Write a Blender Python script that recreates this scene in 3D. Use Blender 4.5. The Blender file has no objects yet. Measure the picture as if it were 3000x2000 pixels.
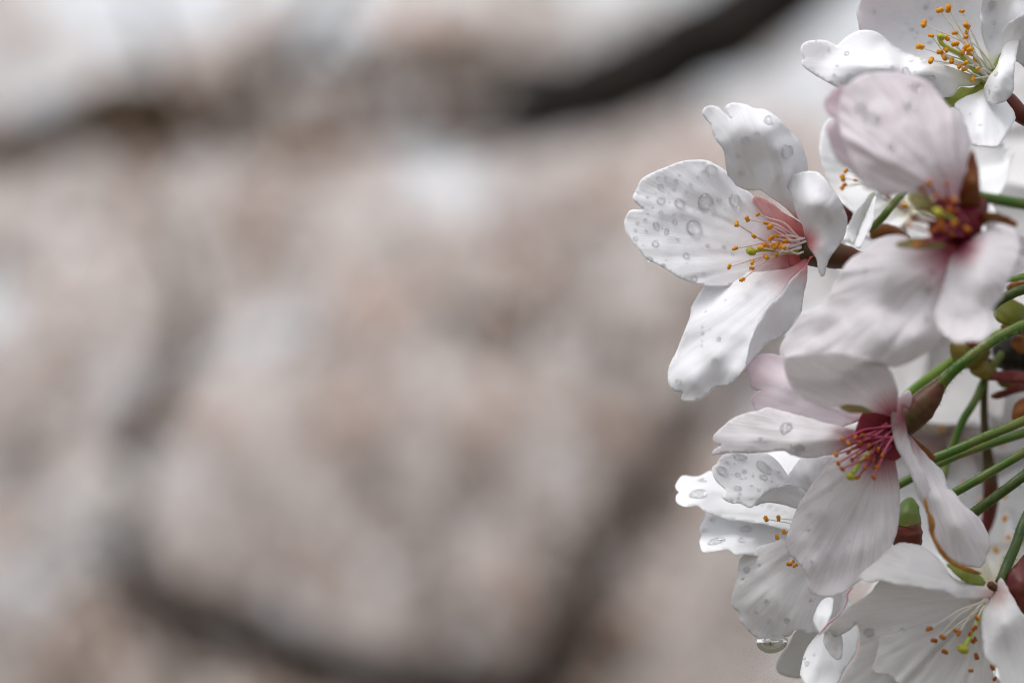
import bpy, math, random
import numpy as np
from mathutils import Vector, Matrix, noise
from mathutils.geometry import delaunay_2d_cdt
from mathutils.bvhtree import BVHTree

random.seed(7); rng = np.random.default_rng(7)
scene = bpy.context.scene
COL = scene.collection

# ------------------------------------------------------------------ camera
W_FOCUS = 0.105            # width of the picture at the focus distance (m)
DIST = 0.30                # focus distance (m)
PITCH = math.radians(8)
FWD = Vector((0, math.cos(PITCH), math.sin(PITCH)))
UP = Vector((0, -math.sin(PITCH), math.cos(PITCH)))
RIGHT = Vector((1, 0, 0))
CAM = -DIST * FWD
cam_d = bpy.data.cameras.new('camera'); cam = bpy.data.objects.new('camera', cam_d); COL.objects.link(cam)
cam.location = CAM; cam.rotation_euler = (math.pi / 2 + PITCH, 0, 0)
cam_d.sensor_width = 36; cam_d.lens = 36 * DIST / W_FOCUS
cam_d.clip_start = 0.01; cam_d.clip_end = 500
cam_d.dof.use_dof = True; cam_d.dof.focus_distance = DIST + 0.0005
cam_d.dof.aperture_fstop = 12.7; cam_d.dof.aperture_blades = 0
scene.camera = cam

# ------------------------------------------------------------------ light
SUN_EL, SUN_AZ = math.radians(64), math.radians(228)   # azimuth measured from +Y towards +X
world = bpy.data.worlds.new('World'); scene.world = world; world.use_nodes = True
wn = world.node_tree.nodes; wl = world.node_tree.links
bg = wn['Background']; sky = wn.new('ShaderNodeTexSky'); sky.sky_type = 'NISHITA'; sky.sun_disc = False
sky.sun_elevation = SUN_EL; sky.sun_rotation = SUN_AZ; sky.air_density = 1.0; sky.dust_density = 6.0; sky.ozone_density = 1.0
hs = wn.new('ShaderNodeHueSaturation'); hs.inputs['Saturation'].default_value = 0.28
ov = wn.new('ShaderNodeMix'); ov.data_type = 'RGBA'; ov.inputs[0].default_value = 0.6; ov.inputs[7].default_value = (7.0, 7.15, 7.5, 1)   # even overcast cloud
wl.new(sky.outputs[0], hs.inputs['Color']); wl.new(hs.outputs[0], ov.inputs[6]); wl.new(ov.outputs[2], bg.inputs[0]); bg.inputs[1].default_value = 0.14
sun_d = bpy.data.lights.new('sun', 'SUN'); sun = bpy.data.objects.new('sun', sun_d); COL.objects.link(sun)
sun_d.energy = 1.4; sun_d.angle = math.radians(30); sun_d.color = (1, 0.985, 0.965)
sdir = Vector((math.sin(SUN_AZ) * math.cos(SUN_EL), math.cos(SUN_AZ) * math.cos(SUN_EL), math.sin(SUN_EL)))
sun.rotation_euler = sdir.to_track_quat('Z', 'Y').to_euler(); sun.location = (0, 0, 6)
scene.view_settings.view_transform = 'Standard'; scene.view_settings.look = 'None'
scene.view_settings.exposure = 0.17; scene.view_settings.gamma = 1.0
cy = scene.cycles
cy.pixel_filter_type = 'BLACKMAN_HARRIS'; cy.filter_width = 1.0
cy.use_denoising = True; cy.max_bounces = 14; cy.diffuse_bounces = 6; cy.glossy_bounces = 4
cy.transmission_bounces = 10; cy.caustics_refractive = True; cy.caustics_reflective = False
cy.blur_glossy = 0.5; cy.sample_clamp_indirect = 6

# ------------------------------------------------------------------ picture -> place
PX = W_FOCUS / 3000
ZOFF = 0.0
def P(x, y, z=0.0):
    """photo position (3000 x 2000) at z mm behind the focus plane -> world"""
    dep = DIST + (z + ZOFF) * 0.001; k = dep / DIST * PX
    return CAM + FWD * dep + RIGHT * ((x - 1500) * k) + UP * ((1000 - y) * k)
REG = {'r1': (1800, 280, .3826), 'r2': (1800, 680, .3826), 'r3': (2300, 0, .3348), 'r4': (2300, 400, .3348),
       'r5': (2300, 900, .3348), 'r6': (1900, 1200, .3348), 'r7': (2300, 1475, .3348), 'r8': (2100, 1600, .2551)}
def T(reg, pts):
    ox, oy, s = REG[reg]
    return [(ox + s * p[0], oy + s * p[1]) + tuple(p[2:]) for p in pts]
def Bp(x, y, D):
    return P(x * 1.2755, y * 1.2755, (D - DIST) * 1000)

# ------------------------------------------------------------------ materials
def new_mat(name):
    m = bpy.data.materials.new(name); m.use_nodes = True
    nt = m.node_tree; nt.nodes.clear()
    return m, nt
def N(nt, t, **kw):
    n = nt.nodes.new(t)
    for k, v in kw.items():
        if k in n.inputs: n.inputs[k].default_value = v
        else: setattr(n, k, v)
    return n
def c4(c): return (c[0], c[1], c[2], 1)
def petal_mat(name, body, throat, reach=0.3, vein=None, vein_amt=0.25, edge=None, gloss=0.18, transl=0.42, sheer=0.08):
    body = tuple(.97 * q for q in body); vein = tuple(.97 * q for q in vein) if vein else None; edge = tuple(.97 * q for q in edge) if edge else None
    m, nt = new_mat(name); L = nt.links
    out = N(nt, 'ShaderNodeOutputMaterial')
    uv = N(nt, 'ShaderNodeUVMap'); uv.uv_map = 'vein'
    sep = N(nt, 'ShaderNodeSeparateXYZ'); L.new(uv.outputs[0], sep.inputs[0])
    mp = N(nt, 'ShaderNodeMapping'); mp.inputs['Scale'].default_value = (42, 1.5, 1); L.new(uv.outputs[0], mp.inputs[0])
    nz = N(nt, 'ShaderNodeTexNoise', Scale=2.2, Detail=5.0, Roughness=0.6); nz.inputs['Distortion'].default_value = .35; L.new(mp.outputs[0], nz.inputs['Vector'])
    cell = N(nt, 'ShaderNodeTexCoord')
    nz2 = N(nt, 'ShaderNodeTexNoise', Scale=420.0, Detail=3.0); L.new(cell.outputs['Object'], nz2.inputs['Vector'])
    nz3 = N(nt, 'ShaderNodeTexNoise', Scale=3600.0, Detail=2.0); L.new(cell.outputs['Object'], nz3.inputs['Vector'])
    # veins: thin fan streaks
    vr = N(nt, 'ShaderNodeValToRGB'); vr.color_ramp.elements[0].position = .42; vr.color_ramp.elements[1].position = .68
    L.new(nz.outputs['Fac'], vr.inputs[0])
    mv = N(nt, 'ShaderNodeMath', operation='MULTIPLY'); L.new(vr.outputs[0], mv.inputs[0]); mv.inputs[1].default_value = vein_amt * .65
    mixv = N(nt, 'ShaderNodeMix', data_type='RGBA'); mixv.inputs[6].default_value = c4(body); mixv.inputs[7].default_value = c4(vein or body)
    L.new(mv.outputs[0], mixv.inputs[0])
    # throat colour fades outwards along the petal
    ad = N(nt, 'ShaderNodeMath', operation='MULTIPLY_ADD'); L.new(nz.outputs['Fac'], ad.inputs[0]); ad.inputs[1].default_value = -0.14; L.new(sep.outputs[1], ad.inputs[2])
    mr = N(nt, 'ShaderNodeMapRange', interpolation_type='SMOOTHSTEP'); L.new(ad.outputs[0], mr.inputs[0])
    mr.inputs[1].default_value = -0.08; mr.inputs[2].default_value = reach; mr.inputs[3].default_value = 1; mr.inputs[4].default_value = 0
    mixt = N(nt, 'ShaderNodeMix', data_type='RGBA'); L.new(mr.outputs[0], mixt.inputs[0]); L.new(mixv.outputs[2], mixt.inputs[6]); mixt.inputs[7].default_value = c4(throat)
    last = mixt
    if edge:
        me = N(nt, 'ShaderNodeMapRange', interpolation_type='SMOOTHSTEP'); L.new(sep.outputs[1], me.inputs[0])
        me.inputs[1].default_value = .62; me.inputs[2].default_value = 1.05
        mixe = N(nt, 'ShaderNodeMix', data_type='RGBA'); L.new(me.outputs[0], mixe.inputs[0]); L.new(last.outputs[2], mixe.inputs[6]); mixe.inputs[7].default_value = c4(edge); last = mixe
    msk = N(nt, 'ShaderNodeTexNoise', Scale=170.0, Detail=1.0); L.new(cell.outputs['Object'], msk.inputs['Vector'])
    mk = N(nt, 'ShaderNodeMapRange'); L.new(msk.outputs['Fac'], mk.inputs[0]); mk.inputs[1].default_value = .35; mk.inputs[2].default_value = .65; mk.inputs[3].default_value = .08; mk.inputs[4].default_value = .34
    b1 = N(nt, 'ShaderNodeBump', Distance=0.00011); L.new(mk.outputs[0], b1.inputs['Strength']); L.new(nz.outputs['Fac'], b1.inputs['Height'])
    mpf = N(nt, 'ShaderNodeMapping'); mpf.inputs['Scale'].default_value = (120, 3.5, 1); L.new(uv.outputs[0], mpf.inputs[0])
    nzf = N(nt, 'ShaderNodeTexNoise', Scale=2.0, Detail=3.0); nzf.inputs['Distortion'].default_value = .5; L.new(mpf.outputs[0], nzf.inputs['Vector'])
    b0 = N(nt, 'ShaderNodeBump', Strength=0.25, Distance=0.00004); L.new(nzf.outputs['Fac'], b0.inputs['Height']); L.new(b1.outputs[0], b0.inputs['Normal']); b1 = b0
    b2 = N(nt, 'ShaderNodeBump', Strength=0.08, Distance=0.00012); L.new(nz2.outputs['Fac'], b2.inputs['Height']); L.new(b1.outputs[0], b2.inputs['Normal'])
    b3 = N(nt, 'ShaderNodeBump', Strength=0.15, Distance=0.00004); L.new(nz3.outputs['Fac'], b3.inputs['Height']); L.new(b2.outputs[0], b3.inputs['Normal'])
    pr = N(nt, 'ShaderNodeBsdfPrincipled', Roughness=0.5); pr.inputs['Specular IOR Level'].default_value = gloss
    tr = N(nt, 'ShaderNodeBsdfTranslucent')
    L.new(last.outputs[2], pr.inputs['Base Color']); L.new(last.outputs[2], tr.inputs[0])
    L.new(b3.outputs[0], pr.inputs['Normal']); L.new(b2.outputs[0], tr.inputs['Normal'])
    mx = N(nt, 'ShaderNodeMixShader'); mx.inputs[0].default_value = transl
    L.new(pr.outputs[0], mx.inputs[1]); L.new(tr.outputs[0], mx.inputs[2])
    # thin tissue: lets a little of what lies behind show through, less so towards the thicker base
    tp = N(nt, 'ShaderNodeBsdfTransparent'); tp.inputs[0].default_value = c4(body)
    sh = N(nt, 'ShaderNodeMapRange'); L.new(sep.outputs[1], sh.inputs[0]); sh.inputs[1].default_value = .15; sh.inputs[2].default_value = .8; sh.inputs[3].default_value = sheer * .2; sh.inputs[4].default_value = sheer
    m3 = N(nt, 'ShaderNodeMixShader'); L.new(sh.outputs[0], m3.inputs[0]); L.new(mx.outputs[0], m3.inputs[1]); L.new(tp.outputs[0], m3.inputs[2])
    L.new(m3.outputs[0], out.inputs[0])
    return m
def plant_mat(name, c1, c2, scale=400, rough=0.5, transl=0.0, spec=0.3, bump=0.4, dist=0.0002):
    m, nt = new_mat(name); L = nt.links
    out = N(nt, 'ShaderNodeOutputMaterial'); tc = N(nt, 'ShaderNodeTexCoord')
    nz = N(nt, 'ShaderNodeTexNoise', Scale=float(scale), Detail=4.0); L.new(tc.outputs['Object'], nz.inputs['Vector'])
    cr = N(nt, 'ShaderNodeValToRGB'); cr.color_ramp.elements[0].position = .35; cr.color_ramp.elements[1].position = .65
    cr.color_ramp.elements[0].color = c4(c1); cr.color_ramp.elements[1].color = c4(c2); L.new(nz.outputs['Fac'], cr.inputs[0])
    pr = N(nt, 'ShaderNodeBsdfPrincipled', Roughness=rough); pr.inputs['Specular IOR Level'].default_value = spec
    L.new(cr.outputs[0], pr.inputs['Base Color'])
    bp = N(nt, 'ShaderNodeBump', Strength=bump, Distance=dist); L.new(nz.outputs['Fac'], bp.inputs['Height']); L.new(bp.outputs[0], pr.inputs['Normal'])
    sh = pr.outputs[0]
    if transl:
        tr = N(nt, 'ShaderNodeBsdfTranslucent'); L.new(cr.outputs[0], tr.inputs[0])
        mx = N(nt, 'ShaderNodeMixShader'); mx.inputs[0].default_value = transl
        L.new(sh, mx.inputs[1]); L.new(tr.outputs[0], mx.inputs[2]); sh = mx.outputs[0]
    L.new(sh, out.inputs[0])
    return m
M = {}
WH = (.915, .915, .94)
M['petal_a'] = petal_mat('white_petal_pink_throat', WH, (.60, .14, .16), .24, (.80, .77, .81), .34, transl=.14, sheer=.05)
M['petal_b'] = petal_mat('white_petal_green_throat', (.925, .93, .955), (.72, .74, .42), .16, (.84, .85, .89), .4, edge=(.93, .91, .94), gloss=.3, transl=.14, sheer=.05)
M['petal_bpink'] = petal_mat('white_petal_pink_tip', (.92, .925, .95), (.72, .74, .42), .14, (.85, .85, .90), .4, edge=(.93, .87, .91), gloss=.3, transl=.14, sheer=.05)
M['petal_c'] = petal_mat('pale_pink_petal', (.91, .88, .895), (.68, .44, .50), .30, (.80, .66, .73), .9)
M['petal_cw'] = petal_mat('blush_petal_crimson_throat', (.91, .885, .90), (.42, .03, .09), .24, (.77, .70, .75), .7)
M['petal_edge'] = petal_mat('blush_petal_pink_rim', (.88, .83, .86), (.70, .48, .54), .2, (.80, .68, .74), .4, edge=(.86, .73, .78))
M['petal_d'] = petal_mat('veined_petal_crimson_throat', (.91, .89, .90), (.36, .03, .07), .26, (.74, .67, .73), .8)
M['petal_f'] = petal_mat('bright_wet_petal', (.935, .94, .955), (.80, .78, .62), .14, (.86, .87, .88), .3, gloss=.42, transl=.14, sheer=.05)
M['petal_g'] = petal_mat('greyish_white_petal', (.91, .90, .90), (.62, .45, .42), .12, (.76, .74, .76), .7)
M['throat_red'] = petal_mat('rose_throat', (.86, .60, .60), (.58, .13, .12), .75, (.62, .22, .24), .6)
M['fold_pink'] = plant_mat('rosy_petal_rim', (.52, .26, .30), (.66, .42, .46), 400, .5, .3)
M['leaf_green'] = plant_mat('young_green_leaf', (.24, .29, .14), (.30, .34, .18), 120, .5, .4)
M['throat_dark'] = petal_mat('crimson_throat', (.40, .07, .10), (.09, .003, .006), .8, (.14, .006, .012), .9, transl=.1, sheer=0)
M['fil_white'] = plant_mat('white_filament', (.84, .82, .72), (.88, .87, .82), 300, .35, .3)
M['fil_pink'] = plant_mat('pink_filament', (.82, .60, .60), (.90, .85, .83), 180, .4, .3)
M['fil_mag'] = plant_mat('magenta_filament', (.34, .03, .08), (.52, .13, .20), 260, .35, .2)
M['anther'] = plant_mat('orange_anther', (.55, .20, .015), (.78, .36, .03), 1800, .6, 0, .2, .8, .0001)
M['anther_d'] = plant_mat('rusty_anther', (.28, .06, .012), (.52, .18, .018), 1800, .6, 0, .2, .8, .0001)
M['stigma'] = plant_mat('lime_stigma', (.38, .37, .03), (.50, .48, .06), 600, .4, .15)
M['style'] = plant_mat('green_style', (.42, .50, .06), (.55, .60, .14), 300, .4, .2)
M['calyx'] = plant_mat('maroon_calyx', (.085, .010, .012), (.13, .03, .015), 260, .45)
M['calyx_br'] = plant_mat('maroon_green_calyx', (.11, .010, .012), (.06, .045, .010), 200, .5)
M['cup_red'] = plant_mat('crimson_cup', (.05, .002, .005), (.11, .005, .012), 300, .45, 0, .15)
M['cup_green'] = plant_mat('green_cup', (.26, .32, .05), (.36, .42, .09), 260, .45, .15)
M['sepal_g'] = plant_mat('green_sepal', (.14, .20, .025), (.24, .27, .04), 260, .5, .2)
M['sepal_r'] = plant_mat('red_brown_sepal', (.20, .035, .012), (.22, .10, .02), 220, .5, .15)
M['sepal_tan'] = plant_mat('tan_green_sepal', (.38, .28, .12), (.34, .33, .12), 260, .5, .3)
M['sepal_o'] = plant_mat('rusty_orange_sepal', (.20, .045, .01), (.50, .25, .06), 260, .5, .2)
M['stem'] = plant_mat('green_stalk', (.040, .11, .005), (.13, .145, .025), 260, .45, 0, .4)
M['stem_l'] = plant_mat('light_green_stalk', (.14, .26, .03), (.20, .32, .045), 300, .45, 0, .4)
M['stem_d'] = plant_mat('dark_green_stalk', (.022, .055, .004), (.06, .085, .012), 700, .45, 0, .4)
M['scale_y'] = plant_mat('olive_bud_scale', (.17, .13, .02), (.24, .17, .025), 200, .5, .2)
M['scale_g'] = plant_mat('yellow_green_scale', (.13, .16, .008), (.20, .17, .012), 200, .5, .25)
M['scale_o'] = plant_mat('orange_bud_scale', (.20, .055, .010), (.28, .11, .015), 200, .5, .2)
M['scale_m'] = plant_mat('maroon_bud_scale', (.12, .012, .010), (.18, .04, .012), 200, .5, .1)
M['bark_f'] = plant_mat('wet_dark_bark', (.012, .008, .006), (.03, .02, .014), 500, .5, 0, .3, 1, .0006)
M['bark'] = plant_mat('cherry_bark', (.008, .006, .005), (.022, .016, .013), 18, .7, 0, .2, 1, .01)
M['petal_far'] = plant_mat('blossom_pale', (.92, .86, .84), (.94, .90, .88), 3, .6, .35, .2, 0)
M['petal_far2'] = plant_mat('blossom_pink', (.86, .69, .62), (.89, .76, .70), 3, .6, .35, .2, 0)
M['leaf_far'] = plant_mat('bronze_young_leaf', (.10, .058, .028), (.17, .105, .045), 3, .6, .2, .2, 0)
M['soil'] = plant_mat('park_soil', (.11, .095, .08), (.09, .09, .06), 1.5, .9, 0, .1, .5, .02)
mw, nt = new_mat('clear_water'); out = N(nt, 'ShaderNodeOutputMaterial')
gl = N(nt, 'ShaderNodeBsdfPrincipled', Roughness=0.0, IOR=1.333); gl.inputs['Transmission Weight'].default_value = 1; gl.inputs['Base Color'].default_value = (1, 1, 1, 1)
nt.links.new(gl.outputs[0], out.inputs[0]); M['water'] = mw

# ------------------------------------------------------------------ objects
def link_mesh(name, verts, faces, mat, parent=None, smooth=True, origin=None, uv=None):
    o0 = origin if origin is not None else (parent['_base'] if parent is not None and '_base' in parent else (0, 0, 0))
    v = np.asarray(verts, dtype=float) - np.asarray(o0, dtype=float)
    me = bpy.data.meshes.new(name); me.from_pydata(v.tolist(), [], [list(map(int, f)) for f in faces])
    mats = mat if isinstance(mat, list) else [mat]
    for m in mats: me.materials.append(m)
    if smooth: me.polygons.foreach_set('use_smooth', [True] * len(me.polygons))
    if uv is not None:
        ul = me.uv_layers.new(name='vein'); li = np.empty(len(me.loops), dtype=np.int32); me.loops.foreach_get('vertex_index', li)
        ul.data.foreach_set('uv', np.asarray(uv, dtype=np.float32)[li].ravel())
    me.update()
    o = bpy.data.objects.new(name, me); COL.objects.link(o)
    if parent is not None: o.parent = parent
    else: o.location = o0
    return o
def thing(name, label, cat, base, group=None):
    o = bpy.data.objects.new(name, None); COL.objects.link(o); o.empty_display_size = .005
    o.location = base; o['label'] = label; o['category'] = cat; o['_base'] = tuple(base)
    if group: o['group'] = group
    return o

def smooth_outline(pts, step):
    """closed Catmull-Rom through pts; a third entry of 'c' marks a sharp corner"""
    n = len(pts); xy = np.array([p[:2] for p in pts], float); corner = [len(p) > 2 for p in pts]
    res = []
    for i in range(n):
        p0, p1, p2, p3 = xy[i - 1], xy[i], xy[(i + 1) % n], xy[(i + 2) % n]
        if corner[i]: p0 = p1
        if corner[(i + 1) % n]: p3 = p2
        d = np.linalg.norm(p2 - p1); k = max(1, int(round(d / step)))
        m1 = (p2 - p0) * .5; m2 = (p3 - p1) * .5
        l1, l2 = np.linalg.norm(m1), np.linalg.norm(m2)
        if l1 > d: m1 *= d / l1
        if l2 > d: m2 *= d / l2
        for j in range(k):
            t = j / k; t2, t3 = t * t, t * t * t
            res.append((2 * t3 - 3 * t2 + 1) * p1 + (t3 - 2 * t2 + t) * m1 + (-2 * t3 + 3 * t2) * p2 + (t3 - t2) * m2)
    return np.array(res)
def inside(poly, q):
    x, y = q[:, 0], q[:, 1]; r = np.zeros(len(q), bool); j = len(poly) - 1
    for i in range(len(poly)):
        xi, yi = poly[i]; xj, yj = poly[j]
        c = ((yi > y) != (yj > y)) & (x < (xj - xi) * (y - yi) / (yj - yi + 1e-12) + xi)
        r ^= c; j = i
    return r
def tps(ctrl):
    c = np.array([p[:3] for p in ctrl], float); xy = c[:, :2] / 100; z = c[:, 2]; n = len(c)
    r = np.linalg.norm(xy[:, None] - xy[None], axis=2); K = np.where(r > 0, r * r * np.log(r + 1e-12), 0) + np.eye(n) * .03
    Q = np.hstack([np.ones((n, 1)), xy]); A = np.zeros((n + 3, n + 3)); A[:n, :n] = K; A[:n, n:] = Q; A[n:, :n] = Q.T
    w = np.linalg.lstsq(A, np.concatenate([z, np.zeros(3)]), rcond=None)[0]
    def f(q):
        q = np.asarray(q) / 100; r = np.linalg.norm(q[:, None] - xy[None], axis=2)
        return (np.where(r > 0, r * r * np.log(r + 1e-12), 0)) @ w[:n] + w[n] + q @ w[n + 1:]
    return f
SURF = {}
def blade(parent, name, reg, outline, ctrl, base, mat, key=None, step=9, ruffle=.35, vein=.05, thick=.00005, patches=(), seed=0, label=None, crease=.22):
    """a curved thin blade (petal, sepal, bud scale): outline and depth controls in picture units, depth in mm"""
    V, F, UVs = [], [], []
    bx, by = T(reg, [base])[0][:2]
    for (ol, ct) in [(outline, ctrl)] + list(patches):
        pts = T(reg, ol); poly = smooth_outline(pts, step)
        # tiny natural irregularity of the rim
        sd = seed * 7.3 + len(SURF) * 1.7
        for i, p in enumerate(poly):
            poly[i] = p + np.array(noise.noise_vector((p[0] * .03 + sd, p[1] * .03, sd))[:2]) * 2.2 * min(1, step / 9) + np.array(noise.noise_vector((p[0] * .11 + sd, p[1] * .11, sd + 9))[:2]) * 1.6 * min(1, step / 9)
        lo, hi = poly.min(0), poly.max(0); g = []
        yy = lo[1]; k = 0
        while yy < hi[1]:
            xx = lo[0] + (step * .5 if k % 2 else 0)
            while xx < hi[0]: g.append((xx, yy)); xx += step
            yy += step * .866; k += 1
        g = np.array(g) if g else np.zeros((0, 2))
        if len(g):
            g = g[inside(poly, g)]
            if len(g):
                d = np.min(np.linalg.norm(g[:, None] - poly[None], axis=2), axis=1); g = g[d > step * .55]
        allp = np.vstack([poly, g]) if len(g) else poly
        n = len(poly)
        vo, eo, fo, *_ = delaunay_2d_cdt([Vector(p) for p in allp], [], [list(range(n))], 1, 1e-4)
        q = np.array([v[:] for v in vo]); z = tps(T(reg, ct))(q)
        dd = q - np.array([bx, by]); rad = np.linalg.norm(dd, axis=1); mxr = rad.max() + 1e-6
        mean = q.mean(0) - np.array([bx, by]); a0 = math.atan2(mean[1], mean[0])
        ang = (np.arctan2(dd[:, 1], dd[:, 0]) - a0 + math.pi) % (2 * math.pi) - math.pi
        v01 = rad / mxr
        for i in range(len(q)):
            z[i] += .42 * ruffle * noise.fractal((q[i][0] * .011 + sd, q[i][1] * .011, sd), 1, 2, 2) * (.35 + v01[i])
            z[i] += vein * noise.fractal((ang[i] * 15 + sd, v01[i] * 2.6, sd * .5), .8, 2.2, 3) * 1.3
        cr = random.Random(int(sd * 1000) + 5)
        for _ in range(9):          # irregular creases running out from the base
            ak, ck, wk, hk = cr.uniform(-.55, .55), cr.uniform(-.25, .25), cr.uniform(.018, .06), cr.uniform(-1, 1) * crease
            z += hk * np.exp(-((ang - ak - ck * (v01 - .6)) / wk) ** 2) * np.clip(v01 * 1.4, 0, 1) * (1 - .6 * v01 ** 4)
        off = len(V)
        V += [P(q[i][0], q[i][1], z[i]) for i in range(len(q))]
        F += [[a + off for a in f] for f in fo]
        UVs += [(ang[i] / 2 + .5 + sd, v01[i]) for i in range(len(q))]
    o = link_mesh(name, V, F, mat, parent, uv=UVs)
    if thick:
        sm = o.modifiers.new('thickness', 'SOLIDIFY'); sm.thickness = thick; sm.offset = 0
        wnm = o.modifiers.new('flat_rim', 'WEIGHTED_NORMAL'); wnm.weight = 100
    if key: SURF[key] = BVHTree.FromPolygons([Vector(v) for v in V], F)
    if label: o['label'] = label
    return o
def spline(pts, step=.5):
    p = [Vector(a) for a in pts]; res = []; n = len(p)
    for i in range(n - 1):
        a, b, c, d = p[max(i - 1, 0)], p[i], p[i + 1], p[min(i + 2, n - 1)]
        for j in range(6):
            t = j / 6
            res.append((.5 * ((2 * b) + (c - a) * t + (2 * a - 5 * b + 4 * c - d) * t * t + (3 * b - a - 3 * c + d) * t ** 3), i + t))
    res.append((p[-1], n - 1)); return res
def tube_mesh(wpts, radii, sides=10, lump=0.0, seed=0.0, hairs=0):
    sp = spline(wpts); V, F = [], []; prev = None
    for k, (c, t) in enumerate(sp):
        i = min(int(t), len(radii) - 2); r = radii[i] + (radii[i + 1] - radii[i]) * (t - i)
        tg = (sp[min(k + 1, len(sp) - 1)][0] - sp[max(k - 1, 0)][0]).normalized()
        if prev is None: a = tg.orthogonal().normalized()
        else: a = (prev - tg * prev.dot(tg)).normalized()
        prev = a; b = tg.cross(a)
        for s in range(sides):
            th = 2 * math.pi * s / sides
            rr = r * (1 + lump * noise.noise((math.cos(th) * 1.5 + seed, math.sin(th) * 1.5, t * 2.2 + seed)))
            V.append(c + (a * math.cos(th) + b * math.sin(th)) * rr)
    m = len(sp)
    for k in range(m - 1):
        for s in range(sides):
            s2 = (s + 1) % sides
            F.append((k * sides + s, k * sides + s2, (k + 1) * sides + s2, (k + 1) * sides + s))
    V.append(sp[0][0]); V.append(sp[-1][0]); a0, a1 = len(V) - 2, len(V) - 1
    for s in range(sides):
        s2 = (s + 1) % sides
        F.append((a0, s2, s)); F.append((a1, (m - 1) * sides + s, (m - 1) * sides + s2))
    rr = random.Random(int(seed * 97) + 3)
    for _ in range(hairs):        # fine stalk hairs, rooted in the skin
        k = rr.randrange(m - 1); s = rr.randrange(sides); t = rr.random()
        p = V[k * sides + s].lerp(V[(k + 1) * sides + s], t); c = sp[k][0].lerp(sp[k + 1][0], t)
        d = (p - c).normalized(); q = d.orthogonal().normalized() * .00003
        tip = p + (d + Vector((rr.uniform(-.7, .7), rr.uniform(-.7, .7), rr.uniform(-.7, .7)))).normalized() * rr.uniform(.00025, .0006)
        f = V[k * sides + s] * 0 + (p - d * .00003); j = len(V)
        V += [f + q, f - q, tip]; F.append((j, j + 1, j + 2))
    return V, F
def tube(parent, name, reg, pts, radii, mat, sides=12, lump=.08, seed=0.0, hairs=0, **kw):
    s = REG[reg][2]
    w = [P(p[0], p[1], p[2]) for p in T(reg, pts)]
    r = [a * s * PX for a in radii]
    V, F = tube_mesh(w, r, sides, lump, seed, hairs)
    return link_mesh(name, V, F, mat, parent, **kw)
def ball(center, rx, ry, rz, rot, seed=0., lump=.12, waist=0., nu=14, nv=9):
    V, F = [], []
    for j in range(nv + 1):
        ph = math.pi * j / nv
        for i in range(nu):
            th = 2 * math.pi * i / nu
            v = Vector((math.cos(ph), math.sin(ph) * math.cos(th), math.sin(ph) * math.sin(th)))
            w = 1 - waist * math.exp(-(v.x / .28) ** 2)
            k = 1 + lump * noise.noise(v * 2.2 + Vector((seed, seed * 2, 0)))
            V.append(center + rot @ Vector((v.x * rx * k, v.y * ry * w * k, v.z * rz * w * k)))
    for j in range(nv):
        for i in range(nu):
            i2 = (i + 1) % nu
            F.append((j * nu + i, j * nu + i2, (j + 1) * nu + i2, (j + 1) * nu + i))
    return V, F
def rand_rot(r):
    return Matrix.Rotation(r.uniform(0, 6.28), 3, 'Y') @ Matrix.Rotation(r.uniform(-.7, .7), 3, 'Z') @ Matrix.Rotation(r.uniform(-.5, .5), 3, 'X')
def stamens(parent, reg, anthers, root, spread, zroot, zr, fmat, amat, size, fr=.085, bend=.12, seed=1):
    r = random.Random(seed)
    for a in anthers:
        ax, ay = a[0], a[1]; za = r.uniform(*zr); sz = size * (a[2] if len(a) > 2 else r.uniform(.76, 1.2))
        rx, ry = root[0] + r.uniform(-1, 1) * spread, root[1] + r.uniform(-1, 1) * spread
        (x0, y0), (x1, y1) = T(reg, [(rx, ry), (ax, ay)])
        p0 = P(x0, y0, zroot + r.uniform(-.5, .5)); p1 = P(x1, y1, za)
        mid = p0.lerp(p1, .5) + (UP * r.uniform(-.4, 1) + RIGHT * r.uniform(-.4, .4)).normalized() * (p1 - p0).length * bend * r.uniform(.2, 1)
        V, F = tube_mesh([p0, p0.lerp(mid, .55), mid, p1.lerp(mid, .4), p1], [fr * 1.9e-3, fr * 1.55e-3, fr * 1.25e-3, fr * 1.0e-3, fr * .75e-3], 8, 0)
        st = link_mesh('stamen', V, F, fmat, parent)
        s = REG[reg][2] * PX * sz
        V, F = ball(p1 + (p1 - p0).normalized() * s * .3, s * 1.08, s * .9, s * .8, rand_rot(r), r.uniform(0, 50), .3, .3)
        an = link_mesh('anther', V, F, amat, None, origin=parent['_base']); an.parent = st; an.location = (0, 0, 0)
def pistil(parent, reg, pts, radii, stig):
    st = tube(parent, 'pistil', reg, pts, radii, M['style'], 10, .04)
    x, y, z, rr = stig; (sx, sy) = T(reg, [(x, y)])[0]; s = REG[reg][2] * PX * rr
    V, F = ball(P(sx, sy, z), s, s * .8, s * .75, Matrix.Rotation(.5, 3, 'Y'), 3, .25)
    o = link_mesh('stigma', V, F, M['stigma'], None, origin=parent['_base']); o.parent = st; o.location = (0, 0, 0)

# ================================================================== the setting
g = 120.0
gv = [(-g, -g, -1.5), (g, -g, -1.5), (g, g, -1.5), (-g, g, -1.5)]
ground = link_mesh('ground', gv, [(0, 1, 2, 3)], M['soil'], smooth=False); ground['kind'] = 'structure'

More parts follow.
